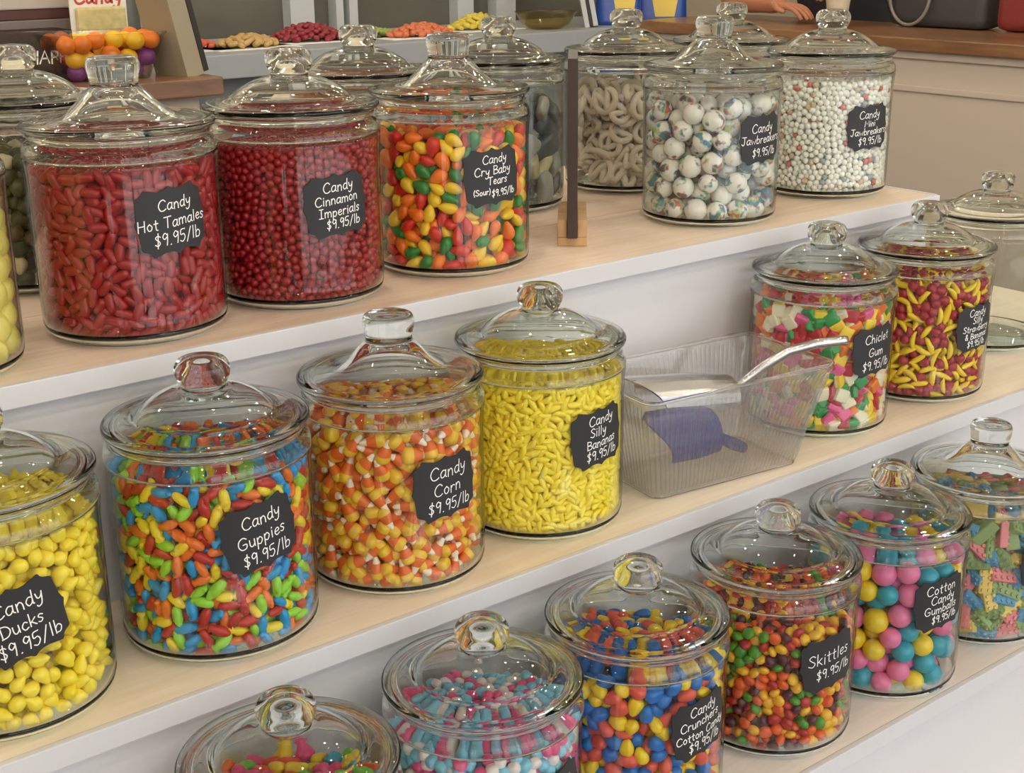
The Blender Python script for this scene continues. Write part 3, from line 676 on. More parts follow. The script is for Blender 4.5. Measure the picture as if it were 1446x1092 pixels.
go('ducks', 'yellow_duck_candy', [(1, sh_duck(.0096, .0086, .0090), (.0094, .0080, .0084), (250, 226, 62), 'yellow duck-shaped candy')], .180, 'in the middle step jar with the wide black sticker', 'yellow duck candies', mode='ball', seed=16, tight=.80, core_col=(200, 170, 40), phi=.84)
GP = lambda: sh_fish(.0105, .0050, .0046); gd = (.0105, .0048, .0046)
go('guppies', 'fish_candy', [(.24, GP(), gd, (30, 150, 214), 'blue fish candy'), (.2, GP(), gd, (186, 44, 34), 'red fish candy'), (.2, GP(), gd, (232, 116, 40), 'orange fish candy'), (.17, GP(), gd, (240, 212, 50), 'yellow fish candy'), (.19, GP(), gd, (150, 212, 60), 'lime green fish candy')], .180, 'in the middle step jar beside the candy corn', 'fish-shaped candies', seed=17, core_col=(90, 60, 40))
go('corn', 'candy_corn', [(1, sh_corn(.0132, .0084, .0064), (.0126, .0075, .0062), [cmat((232, 188, 50), .35), cmat((226, 106, 34), .35), cmat((240, 226, 206), .35)], 'tricolour candy corn kernel')], .178, 'in the middle step jar with the flat-topped knob', 'candy corn kernels', seed=18, tight=.84, phi=.72, core_col=(120, 60, 20))
go('silly', 'banana_candy', [(1, sh_banana(.0084, .0046, .0038), (.0080, .0032, .0033), (250, 228, 64), 'tiny yellow banana candy')], .182, 'in the all-yellow jar beside the clear bin', 'tiny yellow banana candies', seed=19, tight=.80, phi=.86, core_col=(200, 170, 40), layers=2.6)
CH = lambda: sh_tablet(.0088, .0088, .0042); cd = (.0100, .0100, .0044)
go('chiclet', 'gum_tablet', [(.2, CH(), cd, (238, 206, 56), 'yellow square gum tablet'), (.16, CH(), cd, (226, 96, 150), 'pink square gum tablet'), (.17, CH(), cd, (184, 40, 50), 'red square gum tablet'), (.13, CH(), cd, (236, 130, 50), 'orange square gum tablet'), (.16, CH(), cd, (52, 150, 84), 'green square gum tablet'), (.18, CH(), cd, (232, 224, 200), 'white square gum tablet')], .178, 'in the middle step jar next to the clear bin', 'square gum tablets', mode='flat', seed=20, tight=.78, phi=.80, core_col=(100, 60, 40))
go('straw', 'fruit_candy', [(.52, sh_banana(.0130, .0050, .0042), (.0124, .0042, .0042), (244, 212, 50), 'yellow banana candy'), (.48, sh_berry(.0078, .0072, .0070), (.0076, .0072, .0070), (164, 40, 54), 'red strawberry candy')], .178, 'in the jar of strawberries and bananas', 'strawberry and banana candies', seed=21, tight=.84, phi=.74, core_col=(110, 50, 30))
NG = lambda: sh_super(.0064, .0060, .0056, 2.8, 3); nd = (.0064, .0060, .0056)
go('cotton', 'candy_nugget', [(.40, NG(), nd, (130, 200, 226), 'pale blue rounded candy nugget'), (.34, NG(), nd, (230, 90, 146), 'pink rounded candy nugget'), (.26, NG(), nd, (238, 226, 226), 'white rounded candy nugget')], .176, 'in the jar of pink and blue nuggets', 'pink, blue and white candy nuggets', mode='ball', seed=22, core_col=(150, 110, 130))
CR = lambda: sh_lump(.0096, .0072, .0066); kd_ = (.0096, .0072, .0066)
go('crunch', 'crunchy_candy', [(.38, CR(), kd_, (24, 112, 196), 'blue lumpy oval candy'), (.34, CR(), kd_, (244, 208, 40), 'yellow lumpy oval candy'), (.28, CR(), kd_, (226, 92, 76), 'coral red lumpy oval candy')], .180, 'in the lowest visible step jar of blue and yellow ovals', 'blue, yellow and coral oval candies', seed=23, tight=.88, core_col=(90, 70, 60))
SK = lambda: sh_ellipsoid(.0070, .0070, .0048, 3); sd = (.0070, .0070, .0048)
go('skittles', 'lentil_candy', [(.24, SK(), sd, (226, 96, 36), 'orange lentil candy'), (.26, SK(), sd, (238, 184, 46), 'yellow lentil candy'), (.18, SK(), sd, (180, 44, 40), 'red lentil candy'), (.16, SK(), sd, (84, 34, 48), 'dark purple lentil candy'), (.16, SK(), sd, (80, 150, 44), 'green lentil candy')], .158, 'in the lowest visible step jar of lentil candies', 'small lentil candies', mode='flatish', seed=24, tight=.90, core_col=(80, 40, 20))
GB = lambda: sh_ellipsoid(.0132, .0132, .0132, 4); gg = (.0132,)*3
go('gum', 'gumball', [(.38, GB(), gg, (232, 122, 170), 'large pink gumball'), (.34, GB(), gg, (40, 160, 184), 'large blue gumball'), (.28, GB(), gg, (238, 206, 50), 'large yellow gumball')], .180, 'in the lowest visible step jar', 'large pink, blue and yellow gumballs', mode='ball', layers=99, phi=.60, tight=.985, seed=25)
BR = lambda: sh_brick(.0165, .0085, .0062); bd = (.0165, .0088, .0064)
go('bricks', 'brick_candy', [(.32, BR(), bd, (236, 208, 124), 'pastel yellow studded brick candy'), (.28, BR(), bd, (152, 174, 122), 'sage green studded brick candy'), (.22, BR(), bd, (104, 168, 210), 'blue studded brick candy'), (.18, BR(), bd, (228, 142, 146), 'pink studded brick candy')], .176, 'in the jar at the end of its step', 'pastel studded brick candies', mode='face', layers=3, seed=26, tight=.80, phi=.66, rough=.5, smooth='flat', core_col=(110, 100, 70))
MX = lambda: sh_lump(.0090, .0082, .0075, 5); md = (.009, .0082, .0075)
go('mixed', 'bright_chew', [(.2, MX(), md, (226, 70, 130), 'pink rounded chew'), (.2, MX(), md, (238, 206, 50), 'yellow rounded chew'), (.2, MX(), md, (50, 150, 180), 'blue rounded chew'), (.25, MX(), md, (110, 190, 50), 'green rounded chew'), (.15, MX(), md, (226, 80, 40), 'orange-red rounded chew')], .176, 'in the jar leftmost on the lowest visible step', 'mixed bright chews', mode='ball', seed=27, core_col=(100, 90, 60), most=200)
go('lemon', 'lemon_slice_candy', [(1, sh_lump(.0150, .0130, .0085, 2), (.015, .013, .0085), (222, 208, 110), 'pale yellow chunky slice candy')], .165, 'in the jar leftmost on the top step', 'pale yellow slice candies', mode='flat', seed=28, layers=2.6, core_col=(130, 115, 50))
DK = lambda: sh_lump(.0115, .0095, .0085, 7); dd = (.0115, .0095, .0085)
go('dark', 'pebble_candy', [(.6, DK(), dd, (56, 62, 44), 'dark green pebble candy'), (.25, DK(), dd, (80, 60, 46), 'brown pebble candy'), (.15, DK(), dd, (196, 184, 150), 'cream pebble candy')], .165, 'in the back row jar nearest the wooden counter', 'dark pebble candies', mode='ball', seed=29, core_col=(40, 40, 30), most=150)
CA = lambda: sh_lump(.0115, .0095, .0085, 8)
go('caramel', 'caramel_chew', [(1, CA(), dd, (176, 104, 48), 'orange-brown caramel chew')], .165, 'in the back row jar behind the red beads', 'orange-brown caramel chews', mode='ball', seed=30, core_col=(90, 50, 24), most=150)
PK = lambda: sh_packet(.0240, .0150, .0085); pd = (.0240, .0150, .0085)
go('wrapped', 'wrapped_candy', [(.45, PK(), pd, (150, 150, 142), 'pale grey wrapped candy'), (.3, PK(), pd, (70, 74, 78), 'dark grey wrapped candy'), (.25, PK(), pd, (176, 166, 128), 'straw coloured wrapped candy')], .165, 'in the back row jar behind the sign board', 'wrapped candies in the back row', mode='flat', layers=99, phi=.42, tight=.78, seed=31, rough=.3)
go('pretzel', 'coated_pretzel', [(1, sh_pretzel(.0225, .0210, .006), (.0215, .0200, .0062), (206, 192, 174), 'white coated pretzel twist')], .172, 'in the back row jar', 'white coated pretzels', mode='flat', layers=99, phi=.40, tight=.72, seed=32, rough=.45)
print('FILL', STAT)

# ------------------------------------------------------------------ clear bin with scoops on the middle step
bx, by, bz = 1.175, 1.105, T[1]+.0006
bin_ = thing('storage_bin', 'clear ribbed plastic bin holding scoops on the middle step', 'bin', (bx, by, bz), math.radians(-7))
def rrect(hx, hy, r, n):
    pts = []
    for cx, cy, a0 in ((hx-r, hy-r, 0), (-hx+r, hy-r, 90), (-hx+r, -hy+r, 180), (hx-r, -hy+r, 270)):
        for k in range(7): a = math.radians(a0+15*k); pts.append((cx+r*math.cos(a), cy+r*math.sin(a)))
    pts.append(pts[0]); seg = [math.dist(p, q) for p, q in zip(pts, pts[1:])]; L = sum(seg); out = []
    i, acc = 0, 0.0
    for k in range(n):
        s = L*k/n
        while acc+seg[i] < s: acc += seg[i]; i += 1
        t = (s-acc)/seg[i]; p, q = pts[i], pts[i+1]; out.append((p[0]+(q[0]-p[0])*t, p[1]+(q[1]-p[1])*t))
    return out
NB = 896
def ring(hx, hy, r, z, amp, inset):
    P = rrect(hx-inset, hy-inset, r, NB); o = []
    for i, (x, y) in enumerate(P):
        a = P[(i+1) % NB]; b = P[i-1]; tx, ty = a[0]-b[0], a[1]-b[1]; l = math.hypot(tx, ty); k = amp*abs(math.cos(PI*i/8))**.8
        o.append((x+ty/l*k, y-tx/l*k, z))
    return o
RG = [ring(.1115, .0565, .012, .003, .0, 0), ring(.1120, .0570, .012, .010, .0032, 0), ring(.1390, .0790, .014, .120, .0032, 0), ring(.1430, .0825, .015, .127, .0, -.001), ring(.1430, .0825, .015, .130, 0, -.001), ring(.1405, .0805, .014, .130, 0, .001), ring(.1380, .0780, .013, .118, 0, .001), ring(.1110, .0560, .011, .0055, 0, .001)]
V = [p for r in RG for p in r]; F = []
for a in range(len(RG)):
    b = (a+1) % len(RG)
    for i in range(NB): j = (i+1) % NB; F.append((a*NB+i, a*NB+j, b*NB+j, b*NB+i))
F = F[:-NB]
obj('ribbed_wall', mesh_from('ribbed_wall', V, F, [M['acrylic']]), bin_)
P = rrect(.1430, .0825, .015, 120); P.append(P[0]); P.append(P[1])
obj('rim', MB().tube([(x, y, .1325) for x, y in P], .0024, 8, cap=False).mesh('rim', M['rim_plastic'], 'all'), bin_)
P = rrect(.1105, .0555, .012, 120); P.append(P[0]); P.append(P[1])
obj('foot_rim', MB().tube([(x, y, .0022) for x, y in P], .0021, 8, cap=False).mesh('foot_rim', M['rim_plastic'], 'all'), bin_)
obj('bottom', MB().box(-.107, .107, -.052, .052, .0008, .0032, .001).mesh('bottom', M['clear_plastic']), bin_)
def scoop(name, label, loc, rot, bowl_mat, handle_mat, L, r, hpts, hr):
    t = thing(name, label, 'scoop', loc); t.rotation_euler = rot
    mb = MB(); n = 16; V, F = [], []
    for ri, (rr, dx) in enumerate(((r, 0), (r-.0022, .0022))):
        for i in range(9):
            s = i/8; x = dx+(L-dx)*s
            for k in range(n+1):
                a = PI*(1+ k/n)+ (0.0); cut = 1.0-.28*max(0, s-.55)/.45*abs(math.cos(a))**1.5
                V.append((x*cut if s > .55 else x, rr*math.cos(a)*(.86+.14*min(1, s*3)), rr*math.sin(a)*(.86+.14*min(1, s*3))))
    m = 9*(n+1)
    for i in range(8):
        for k in range(n):
            a, b, c, d = i*(n+1)+k, (i+1)*(n+1)+k, (i+1)*(n+1)+k+1, i*(n+1)+k+1
            F.append((a, d, c, b)); F.append((m+a, m+b, m+c, m+d))
        for k in (0, n): a, b = i*(n+1)+k, (i+1)*(n+1)+k; F.append((a, b, m+b, m+a) if k == 0 else (b, a, m+a, m+b))
    for k in range(n): F.append((8*(n+1)+k, 8*(n+1)+k+1, m+8*(n+1)+k+1, m+8*(n+1)+k))
    F.append([k for k in range(n+1)]); F.append([m+k for k in range(n+1)][::-1])
    obj('bowl', mesh_from('bowl', V, F, [bowl_mat], smooth=False), t)
    from mathutils import Euler
    inv = (Matrix.Translation(loc) @ Euler(rot).to_matrix().to_4x4()).inverted()
    h = MB().tube([inv @ Vector(p) for p in hpts], [hr*.8]*2+[hr]*(len(hpts)-3)+[hr*.9], 12).mesh('handle', handle_mat, 'all')
    obj('handle', h, t)
    return t
scoop('scoop', 'blue plastic scoop under the metal one in the clear bin', (1.160, 1.082, bz+.056), (PI-.5, -.05, math.radians(172)), M['blue_plastic'], M['blue_plastic'], .105, .037, [(1.158, 1.083, bz+.060), (1.180, 1.085, bz+.046), (1.215, 1.088, bz+.026), (1.238, 1.092, bz+.014)], .008)
scoop('scoop', 'shiny metal scoop whose handle sticks out of the clear bin', (1.222, 1.110, bz+.080), (PI-.10, -.13, math.radians(173)), M['steel'], M['steel'], .165, .034, [(1.220, 1.109, bz+.088), (1.240, 1.100, bz+.098), (1.262, 1.086, bz+.118), (1.290, 1.070, bz+.1365), (1.318, 1.050, bz+.1455), (1.345, 1.033, bz+.148), (1.352, 1.029, bz+.148)], .0065)

# ------------------------------------------------------------------ dark sign board in a pine block, seen from its edge
sb = thing('sign_board', 'dark upright sign board standing edge-on in a pine block on the top step', 'sign', (1.140, 1.310, T[0]+.0003), math.atan2(.755, .656))
obj('board', MB().box(.0, .15, -.0062, .0062, .012, .236, .001).mesh('board', M['black']), sb)
obj('frame', MB().box(-.003, .0, -.0066, .0066, .012, .238, .0008).mesh('frame', M['dark_brown']), sb)
mb = MB().box(.006, .135, -.019, .019, 0, .0116, .001).box(.006, .135, -.019, -.0068, .0118, .034, .001).box(.006, .135, .0068, .019, .0118, .034, .001)
obj('base_block', mb.mesh('base_block', M['cork']), sb)

# ------------------------------------------------------------------ counters behind
lc = thing('wooden_counter', 'brown wooden counter top on a grey base, behind the red candy jars', 'counter', (0, 0, 0))
obj('counter_top', MB().box(-1.6, 1.486, 2.93, 3.62, 1.138, 1.18, .004).mesh('counter_top', M['counter_wood_x']), lc)
obj('base', MB().box(-1.58, 1.44, 2.97, 3.58, 0, 1.1375).mesh('base', M['panel_paint']), lc)
rc_ = thing('wooden_counter', 'brown wooden counter top over a beige panelled front, beyond the end of the display', 'counter', (0, 0, 0))
obj('counter_top', MB().box(3.5, 4.02, 0.6, 3.69, 1.142, 1.18, .004).mesh('counter_top', M['counter_wood']), rc_)
obj('front_panel', MB().box(3.535, 4.0, 0.6, 3.68, 0, 1.1415).mesh('front_panel', M['panel_paint']), rc_)
obj('moulding', MB().box(3.522, 3.5345, 0.6, 3.68, 1.118, 1.1405, .004).mesh('moulding', M['panel_paint']), rc_)
obj('groove_rail', MB().box(3.527, 3.5345, 0.6, 3.68, 1.022, 1.040, .003).mesh('groove_rail', M['panel_paint']), rc_)
bc = thing('display_counter', 'blue-grey counter with piles of soft candies under the window', 'counter', (0, 0, 0))
obj('counter_top', MB().box(0.4, 3.97, 3.72, 4.31, 1.085, 1.155, .004).mesh('counter_top', M['grey_paint']), bc)
obj('base', MB().box(0.45, 3.93, 3.79, 4.28, 0, 1.0845).mesh('base', plain('dark blue grey paint', srgb(104, 110, 112), .6)), bc)
# window over it
mb = MB()
for x0, x1 in ((-.4, -.3), (.75, .83), (1.94, 2.02), (2.47, 2.565), (2.655, 2.685), (2.71, 2.745), (3.19, 3.265), (3.375, 3.47), (4.15, 4.25)): mb.box(x0, x1, 4.33, 4.405, 1.10, 2.5)
mb.box(-.4, 4.25, 4.325, 4.41, 2.4, 2.52).box(-.4, 4.25, 4.32, 4.41, 1.04, 1.12)
w2 = struct('window_2', mb.mesh('window_2', M['frame_paint']))
obj('pane', box_mesh('pane', -.35, 4.2, 4.385, 4.395, 1.1, 2.45, M['dark_pane']), w2)
struct('door_1', MB().box(5.255, 5.298, 3.3, 4.08, 0.02, 2.1, .003).mesh('door_1', M['wall_paint']))
struct('gap_shade_1', MB().box(5.262, 5.299, 4.095, 4.13, 0, 2.15).mesh('gap_shade_1', M['black']))  # added black strip: the shaded gap at the door edge as solid colour

def gummies(name, label, group, c, rx, ry, h, n, shape, mat, seed):
    rs = random.Random(seed); me = mesh_from(name, shape[0], shape[1], [mat], smooth=True)
    for i in range(n):
        rr = math.sqrt((i+.5)/n); a = i*2.39996; z = h*(1-rr**1.6)
        o = bpy.data.objects.new(name, me); COL.objects.link(o); o.location = (c[0]+rx*rr*math.cos(a), c[1]+ry*rr*math.sin(a), c[2]+.004+z)
        o.rotation_euler = (rs.uniform(-.5, .5), rs.uniform(-.5, .5), rs.uniform(0, 6.3)); tag(o, label, 'candy', group)
tray_i = 0
def tray(label, c, rx, ry):
    t = obj('paper_sheet', MB().box(-rx, rx, -ry, ry, 0, .002).mesh('paper_sheet', M['paper']), None, c); tag(t, label, 'paper sheet', 'white sheets under the candy piles')
M['paper'] = plain('white paper', srgb(226, 226, 222), .7)
GS = sh_super(.016, .011, .008, 3, 3); CZ = 1.1553
for nm, lab, c, rx, ry, h, n, col in (
    ('orange_gummy', 'orange-red gummy in the pile beside the leaning panel', (1.90, 3.94), .07, .06, .020, 22, (190, 84, 54)),
    ('tan_gummy', 'tan gummy in the pile beside the red one', (2.07, 3.90), .10, .06, .026, 46, (178, 148, 92)),
    ('red_gummy', 'red gummy in the pile beneath the window', (2.33, 3.98), .13, .07, .042, 80, (128, 36, 46)),
    ('green_gummy', 'green gummy in the pile beside the red one', (2.55, 4.0), .12, .06, .014, 40, (140, 160, 80)),
    ('salmon_gummy', 'salmon orange gummy in the long pile beneath the window', (2.70, 3.88), .12, .05, .030, 56, (194, 108, 72)),
    ('yellow_gummy', 'yellow gummy in the pile beneath the window', (3.03, 4.0), .11, .06, .040, 52, (198, 180, 66))):
    tray('white sheet under the pile of '+nm.split('_')[0]+' gummies', (c[0], c[1], CZ), rx+.04, ry+.03)
    gummies(nm, lab, nm.replace('_', ' ')+' pile on the counter', (c[0], c[1], CZ+.006), rx, ry, h, n, GS, cmat(col, .45), n)
# amber bowl, leaning framed sign and two candy pouches on the same counter
M['amber'] = thin_glass('amber plastic', (.93, .86, .62), (.7, .6, .35), .08, .06, 2.5)
ab = obj('amber_bowl', lathe_mesh('amber_bowl', [(0, 0), (.055, 0), (.085, .018), (.108, .055), (.112, .060), (.108, .0595), (.082, .021), (.053, .003), (0, .003)], M['amber'], 40), None, (3.23, 3.86, 1.1556))
tag(ab, 'amber plastic bowl beside the dark framed sign under the window', 'bowl')
fs = thing('framed_sign', 'dark framed sign leaning beside the amber bowl and blue pouches', 'sign', (3.395, 3.80, 1.1555), math.radians(38)); fs.rotation_euler = (0, math.radians(-11), math.radians(-40))
obj('board', MB().box(-.006, .006, -.002, .17, .003, .30, .001).mesh('board', M['black']), fs)
obj('frame', MB().box(-.024, -.0065, -.006, .176, .002, .303, .002).mesh('frame', M['frame_paint']), fs)
obj('backing', MB().box(.0065, .024, -.006, .176, .002, .303, .002).mesh('backing', M['frame_paint']), fs)
def pouch(label, loc, rz, w, h, band):
    t = thing('candy_pouch', label, 'candy pouch', loc, rz, 'blue candy pouches under the window')
    V, F = [], []; n = 14
    for i in range(n+1):
        s = i/n; d = .034*(1-s)**.7+.0016; ww = w*(1-.04*math.sin(PI*s)); z = h*s
        for k in range(20):
            a = 2*PI*k/20; V.append((ww*math.copysign(abs(math.cos(a))**.45, math.cos(a)), d*math.copysign(abs(math.sin(a))**.8, math.sin(a)), z))
    for i in range(n):
        for k in range(20): F.append((i*20+k, i*20+(k+1) % 20, (i+1)*20+(k+1) % 20, (i+1)*20+k))
    F.append(tuple(range(20))[::-1]); F.append(tuple(n*20+k for k in range(20)))
    obj('bag', mesh_from('bag', V, F, [cmat((34, 70, 150), .3)], smooth=True), t)
    V, F = [], []; m = 10
    for i in range(m+1):
        s = .10+.75*i/m; d = .034*(1-s)**.7+.0030; hw = w*(.30+.38*s)
        for k in range(9): x = -hw+2*hw*k/8; q = (1-min(1, abs(x/w))**(2/.45))**.4 if abs(x) < w else 0; V.append((x+band, -d*max(q, .3)-.0004, h*s))
    for i in range(m):
        for k in range(8): F.append((i*9+k, i*9+k+1, (i+1)*9+k+1, (i+1)*9+k))
    obj('yellow_panel', mesh_from('yellow_panel', V, F, [cmat((206, 180, 70), .4)], smooth=True), t)
    V2, F2 = ribbon([[(band-.04+.016*j, .105+.012*(j % 2)), (band-.028+.016*j, .122-.010*(j % 2)), (band-.03+.016*j, .10)] for j in range(5)], .006, lambda x, y: (x, -(.034*(1-y/h)**.7+.0045), y))
    obj('printed_mark', mesh_from('printed_mark', V2, F2, [cmat((186, 60, 56), .4)]), t)
pouch('blue candy pouch with a plain yellow panel, beside the framed sign', (3.56, 3.84, 1.1556), math.radians(-35), .085, .20, .02)
pouch('blue candy pouch with a yellow panel, farther from the framed sign', (3.76, 3.83, 1.1556), math.radians(-42), .105, .21, .02)

# ------------------------------------------------------------------ things on the near wooden counter
CT = 1.1803
tub = thing('plastic_tub', 'clear plastic tub of yellow, orange and purple candy balls', 'tub', (1.265, 3.085, CT), math.radians(-6))
RG = []
for hx, hy, r, z in ((.094, .058, .02, .001), (.128, .086, .026, .096), (.133, .091, .028, .100), (.133, .091, .028, .103), (.126, .084, .025, .101), (.092, .056, .019, .004)):
    P = []
    for cx, cy_, a0 in ((hx-r, hy-r, 0), (-hx+r, hy-r, 90), (-hx+r, -hy+r, 180), (hx-r, -hy+r, 270)):
        P += [(cx+r*math.cos(math.radians(a0+18*k)), cy_+r*math.sin(math.radians(a0+18*k)), z) for k in range(6)]
    RG.append(P)
V = [p for r in RG for p in r]; n = len(RG[0]); F = [(a*n+i, a*n+(i+1) % n, (a+1)*n+(i+1) % n, (a+1)*n+i) for a in range(len(RG)-1) for i in range(n)]
F.append(tuple(range(n))[::-1]); F.append(tuple((len(RG)-1)*n+i for i in range(n)))
obj('shell', mesh_from('shell', V, F, [M['tub_plastic']], smooth=False), tub)
rs = random.Random(5); cm = Matrix.Rotation(math.radians(-6), 3, 'Z')
TC = {'yellow': cmat((238, 190, 40), .3), 'orange': cmat((232, 128, 40), .3), 'purple': cmat((120, 50, 130), .3), 'red': cmat((206, 56, 66), .3)}
bme = {k: mesh_from('candy_ball', *sh_ellipsoid(.0215, .0205, .0200, 3), [m], smooth=True) for k, m in TC.items()}
for lay, (nx, ny, wx, wy, z) in enumerate(((4, 2, .072, .036, .0245), (5, 3, .084, .046, .052), (6, 3, .094, .052, .082))):
    for i in range(nx):
        for j in range(ny):
            p = cm @ Vector((-wx+2*wx*i/(nx-1)+rs.uniform(-.011, .011), -wy+2*wy*j/max(1, ny-1)+rs.uniform(-.009, .009), 0))
            k = rs.choice(['purple', 'red', 'red', 'orange', 'purple'] if lay < 1 else ['orange', 'yellow', 'purple', 'red', 'yellow'] if lay < 2 else ['yellow', 'yellow', 'orange', 'yellow', 'orange'])
            o = bpy.data.objects.new('candy_ball', bme[k]); COL.objects.link(o); o.location = (1.265+p.x, 3.085+p.y, CT+z+rs.uniform(-.006, .006))
            tag(o, k+' candy ball in the clear plastic tub on the wooden counter', 'candy', 'candy balls in the plastic tub')
ps = thing('leaning_panel', 'beige panel with a dark edge leaning at the end of the wooden counter', 'sign', (1.452, 3.05, CT+.0005)); ps.rotation_euler = (0, math.radians(-13), math.radians(12))
obj('panel', MB().box(-.042, .006, -.06, .06, 0.002, .26, .001).mesh('panel', cmat((152, 144, 122), .5)), ps)
obj('edge', MB().box(.0065, .020, -.062, .062, 0.006, .262, .001).mesh('edge', M['black']), ps)
pb = thing('candy_packet', 'clear-fronted packet of pale yellow candies with a red heading, behind the tub', 'packet', (1.335, 3.25, CT), 0)
obj('card', MB().box(-.07, .07, -.003, .003, 0.001, .225, .001).mesh('card', M['paper']), pb)
obj('pouch', MB().box(-.06, .06, -.022, -.0035, .02, .150, .006).mesh('pouch', plain('pale yellow sweets', srgb(206, 196, 140), .3, var=.35, vscale=60)), pb)
V2, F2 = ribbon(pen_lines([('Candy', 0, .158, .034)]), .006, lambda x, y: (x, -.0034, y)); obj('heading', mesh_from('heading', V2, F2, [cmat((190, 70, 60), .5)]), pb)
ax = thing('acrylic_box', 'smoky clear acrylic box with white hand lettering on the wooden counter', 'box', (1.10, 3.13, CT), 0)
M['smoke'] = thin_glass('smoky acrylic', (.62, .60, .58), (.4, .4, .38), .05, .06, 3.0)
obj('case', MB().box(-.13, .10, -.05, .06, .001, .112, .002).mesh('case', M['smoke']), ax)
V2, F2 = ribbon(pen_lines([('HAPPY', .050, .042, .027)]), .0034, lambda x, y: (x, -.0506, y)); obj('lettering', mesh_from('lettering', V2, F2, [M['chalk']]), ax)
bb = thing('box_with_lid', 'grey box with a dark red band and pale lid on the wooden counter', 'box', (1.12, 3.40, CT), 0)
obj('body', MB().box(-.22, .175, -.08, .10, .001, .122, .003).mesh('body', cmat((112, 104, 98), .5)), bb)
obj('band', MB().box(-.218, .173, -.078, .098, .1225, .146, .002).mesh('band', cmat((78, 40, 34), .5)), bb)
obj('lid', MB().box(-.222, .178, -.083, .103, .1465, .20, .004).mesh('lid', cmat((176, 168, 158), .5)), bb)

# ------------------------------------------------------------------ on the far counter: dark bag, red bag, paper cup; the person leaning there
hb = thing('handbag', 'dark bag with a looped strap on the wooden counter', 'bag', (4.06, 2.72, 1.1803-.0003), math.radians(90)); hb.location.z = 1.1803
hb.location.x = 3.93
mb = MB().box(-.20, .15, -.065, .065, .0005, .21, .03); obj('body', mb.mesh('body', plain('dark grey cloth', srgb(58, 55, 58), .6, var=.15), 'all'), hb)
obj('strap', MB().tube([(.06+.075*math.cos(a), .082+.004*math.sin(2*a), .088+.080*math.sin(a)) for a in [2*PI*k/28 for k in range(29)]], .0055, 8, cap=False).mesh('strap', cmat((120, 112, 106), .4), 'all'), hb)
obj('handle', MB().tube([(.148, 0, .02), (.175, .01, .04), (.20, .01, .085), (.215, .005, .15), (.19, 0, .25), (.10, 0, .32), (0, 0, .30), (-.06, 0, .20)], .010, 8).mesh('handle', M['black'], 'all'), hb)
rb = obj('red_bag', MB().box(-.06, .06, -.08, .08, .0005, .22, .03).mesh('red_bag', plain('red cloth', srgb(120, 40, 34), .7, var=.1), 'all'), None, (3.93, 2.40, 1.1803))
tag(rb, 'red cloth bag standing beside the dark bag on the wooden counter', 'bag')

def skin_body(name, chains, mat, parent, sub=2):
    verts, edges, rad, root = [], [], [], 0; idx = {}
    for ch in chains:
        prev = None
        for p, r in ch:
            key = tuple(round(c, 4) for c in p)
            if key not in idx: idx[key] = len(verts); verts.append(p); rad.append(r)
            i = idx[key]
            if prev is not None and prev != i: edges.append((prev, i))
            prev = i
    me = bpy.data.meshes.new(name); me.from_pydata(verts, edges, []); me.materials.append(mat)
    o = obj(name, me, parent)
    m = o.modifiers.new('skin', 'SKIN'); m.use_smooth_shade = True
    for i, v in enumerate(me.skin_vertices[0].data):
        r = rad[i]; v.radius = r if isinstance(r, tuple) else (r, r); v.use_root = (i == 0)
    s = o.modifiers.new('sub', 'SUBSURF'); s.levels = sub; s.render_levels = sub
    return o
per = thing('person', 'person in a dark top leaning with a bare forearm on the far wooden counter', 'person', (4.22, 3.38, 0), 0)
def q(x, y, z): return (x-4.22, y-3.38, z)
pel, sp, chs, nk = q(4.36, 3.36, .98), q(4.33, 3.36, 1.14), q(4.22, 3.36, 1.36), q(4.15, 3.36, 1.50)
def hand(w, d, side, palm):
    # wrist, finger direction, sideways direction, palm normal -> palm and five bent fingers
    w, d, side, palm = Vector(w), Vector(d).normalized(), Vector(side).normalized(), Vector(palm).normalized()
    out = []; mid = w+d*.045; kn = w+d*.085
    for k, (off, ln) in enumerate(((-.030, .070), (-.010, .080), (.010, .076), (.029, .060))):
        b = w+d*.040+side*off*.7; c = kn+side*off
        out.append([(tuple(w), (.026, .019)), (tuple(b), (.015, .013)), (tuple(c), .0095), (tuple(c+d*ln*.45+palm*.008), .0088), (tuple(c+d*ln*.75+palm*.026), .0080), (tuple(c+d*ln*.90+palm*.042), .0070)])
    t = w+d*.022-side*.030
    out.append([(tuple(w), (.026, .019)), (tuple(t), .014), (tuple(t+d*.030-side*.016+palm*.008), .0105), (tuple(t+d*.062-side*.012+palm*.018), .0085)])
    return out
skin = plain('skin', srgb(176, 118, 88), .5, var=.06, vscale=20)
rsh, rel, rwr = q(4.16, 3.54, 1.40), q(3.86, 3.58, 1.244), q(3.765, 3.262, 1.236)
lsh, lel, lwr = q(4.14, 3.19, 1.40), q(3.99, 2.98, 1.30), q(3.82, 2.96, 1.31)
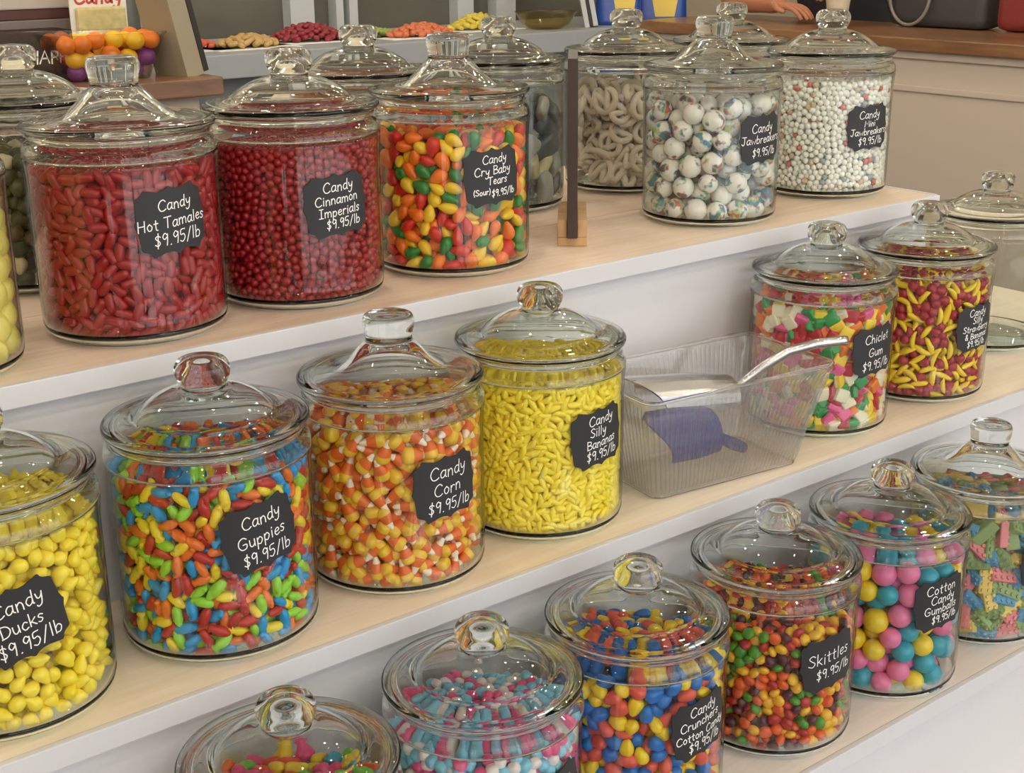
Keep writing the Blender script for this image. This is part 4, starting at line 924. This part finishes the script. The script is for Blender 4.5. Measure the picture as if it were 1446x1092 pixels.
chains = [[(pel, .15), (sp, .14), (chs, (.13, .15)), (nk, .058), (q(4.10, 3.36, 1.58), .055), (q(4.06, 3.36, 1.64), .085), (q(4.05, 3.36, 1.72), .092), (q(4.07, 3.36, 1.80), .07)],
          [(chs, (.13, .15)), (rsh, .062), (q(4.01, 3.57, 1.31), .050), (rel, .043), (q(3.83, 3.47, 1.241), .044), (q(3.79, 3.35, 1.238), .034), (rwr, .027)],
          [(chs, (.13, .15)), (lsh, .062), (q(4.06, 3.08, 1.35), .048), (lel, .041), (q(3.92, 2.965, 1.31), .040), (lwr, .027)],
          [(pel, .15), (q(4.37, 3.46, .90), .10), (q(4.36, 3.47, .50), .065), (q(4.38, 3.47, .10), .045), (q(4.32, 3.47, .045), .042), (q(4.22, 3.47, .035), .032)],
          [(pel, .15), (q(4.37, 3.26, .90), .10), (q(4.36, 3.25, .50), .065), (q(4.38, 3.25, .10), .045), (q(4.32, 3.25, .045), .042), (q(4.22, 3.25, .035), .032)]]
chains += hand(rwr, (-.10, -.95, -.02), (1, -.1, .0), (.25, .0, -.9))
chains += hand(lwr, (-.95, .12, -.12), (.1, 1, 0), (.1, .55, -.5))
skin_body('body', chains, skin, per)
top = [[(pel, .165), (sp, .155), (chs, (.145, .165)), (q(4.17, 3.36, 1.46), .075)], [(chs, (.145, .165)), (rsh, .076), (q(4.06, 3.56, 1.34), .064)], [(chs, (.145, .165)), (lsh, .076), (q(4.09, 3.12, 1.37), .062)]]
skin_body('shirt', top, cmat((44, 42, 48), .8), per)
leg = [[(pel, .16), (q(4.37, 3.46, .90), .112), (q(4.36, 3.47, .50), .078), (q(4.38, 3.47, .12), .06)], [(pel, .16), (q(4.37, 3.26, .90), .112), (q(4.36, 3.25, .50), .078), (q(4.38, 3.25, .12), .06)]]
skin_body('trousers', leg, cmat((54, 60, 80), .8), per)
skin_body('hair', [[(q(4.11, 3.36, 1.70), .085), (q(4.09, 3.36, 1.78), .088), (q(4.07, 3.36, 1.83), .06)]], cmat((48, 34, 26), .6), per)
for s in (-1, 1): obj('eye', MB().lathe(smooth_prof([(0, -.011), (.009, -.006), (.011, 0), (.009, .006), (0, .011)], 3), 12, (3.965-4.22, s*.032-.02, 1.705)).mesh('eye', M['paper'], 'all'), per)
pc = obj('paper_cup', lathe_mesh('paper_cup', [(0, .0005), (.028, .0005), (.040, .095), (.042, .097), (.040, .0985), (.0385, .096), (.0265, .003), (0, .003)], cmat((226, 214, 190), .6), 32), None, (3.685, 2.935, 1.1803))
tag(pc, 'cream paper cup in front of the hand on the wooden counter', 'cup')
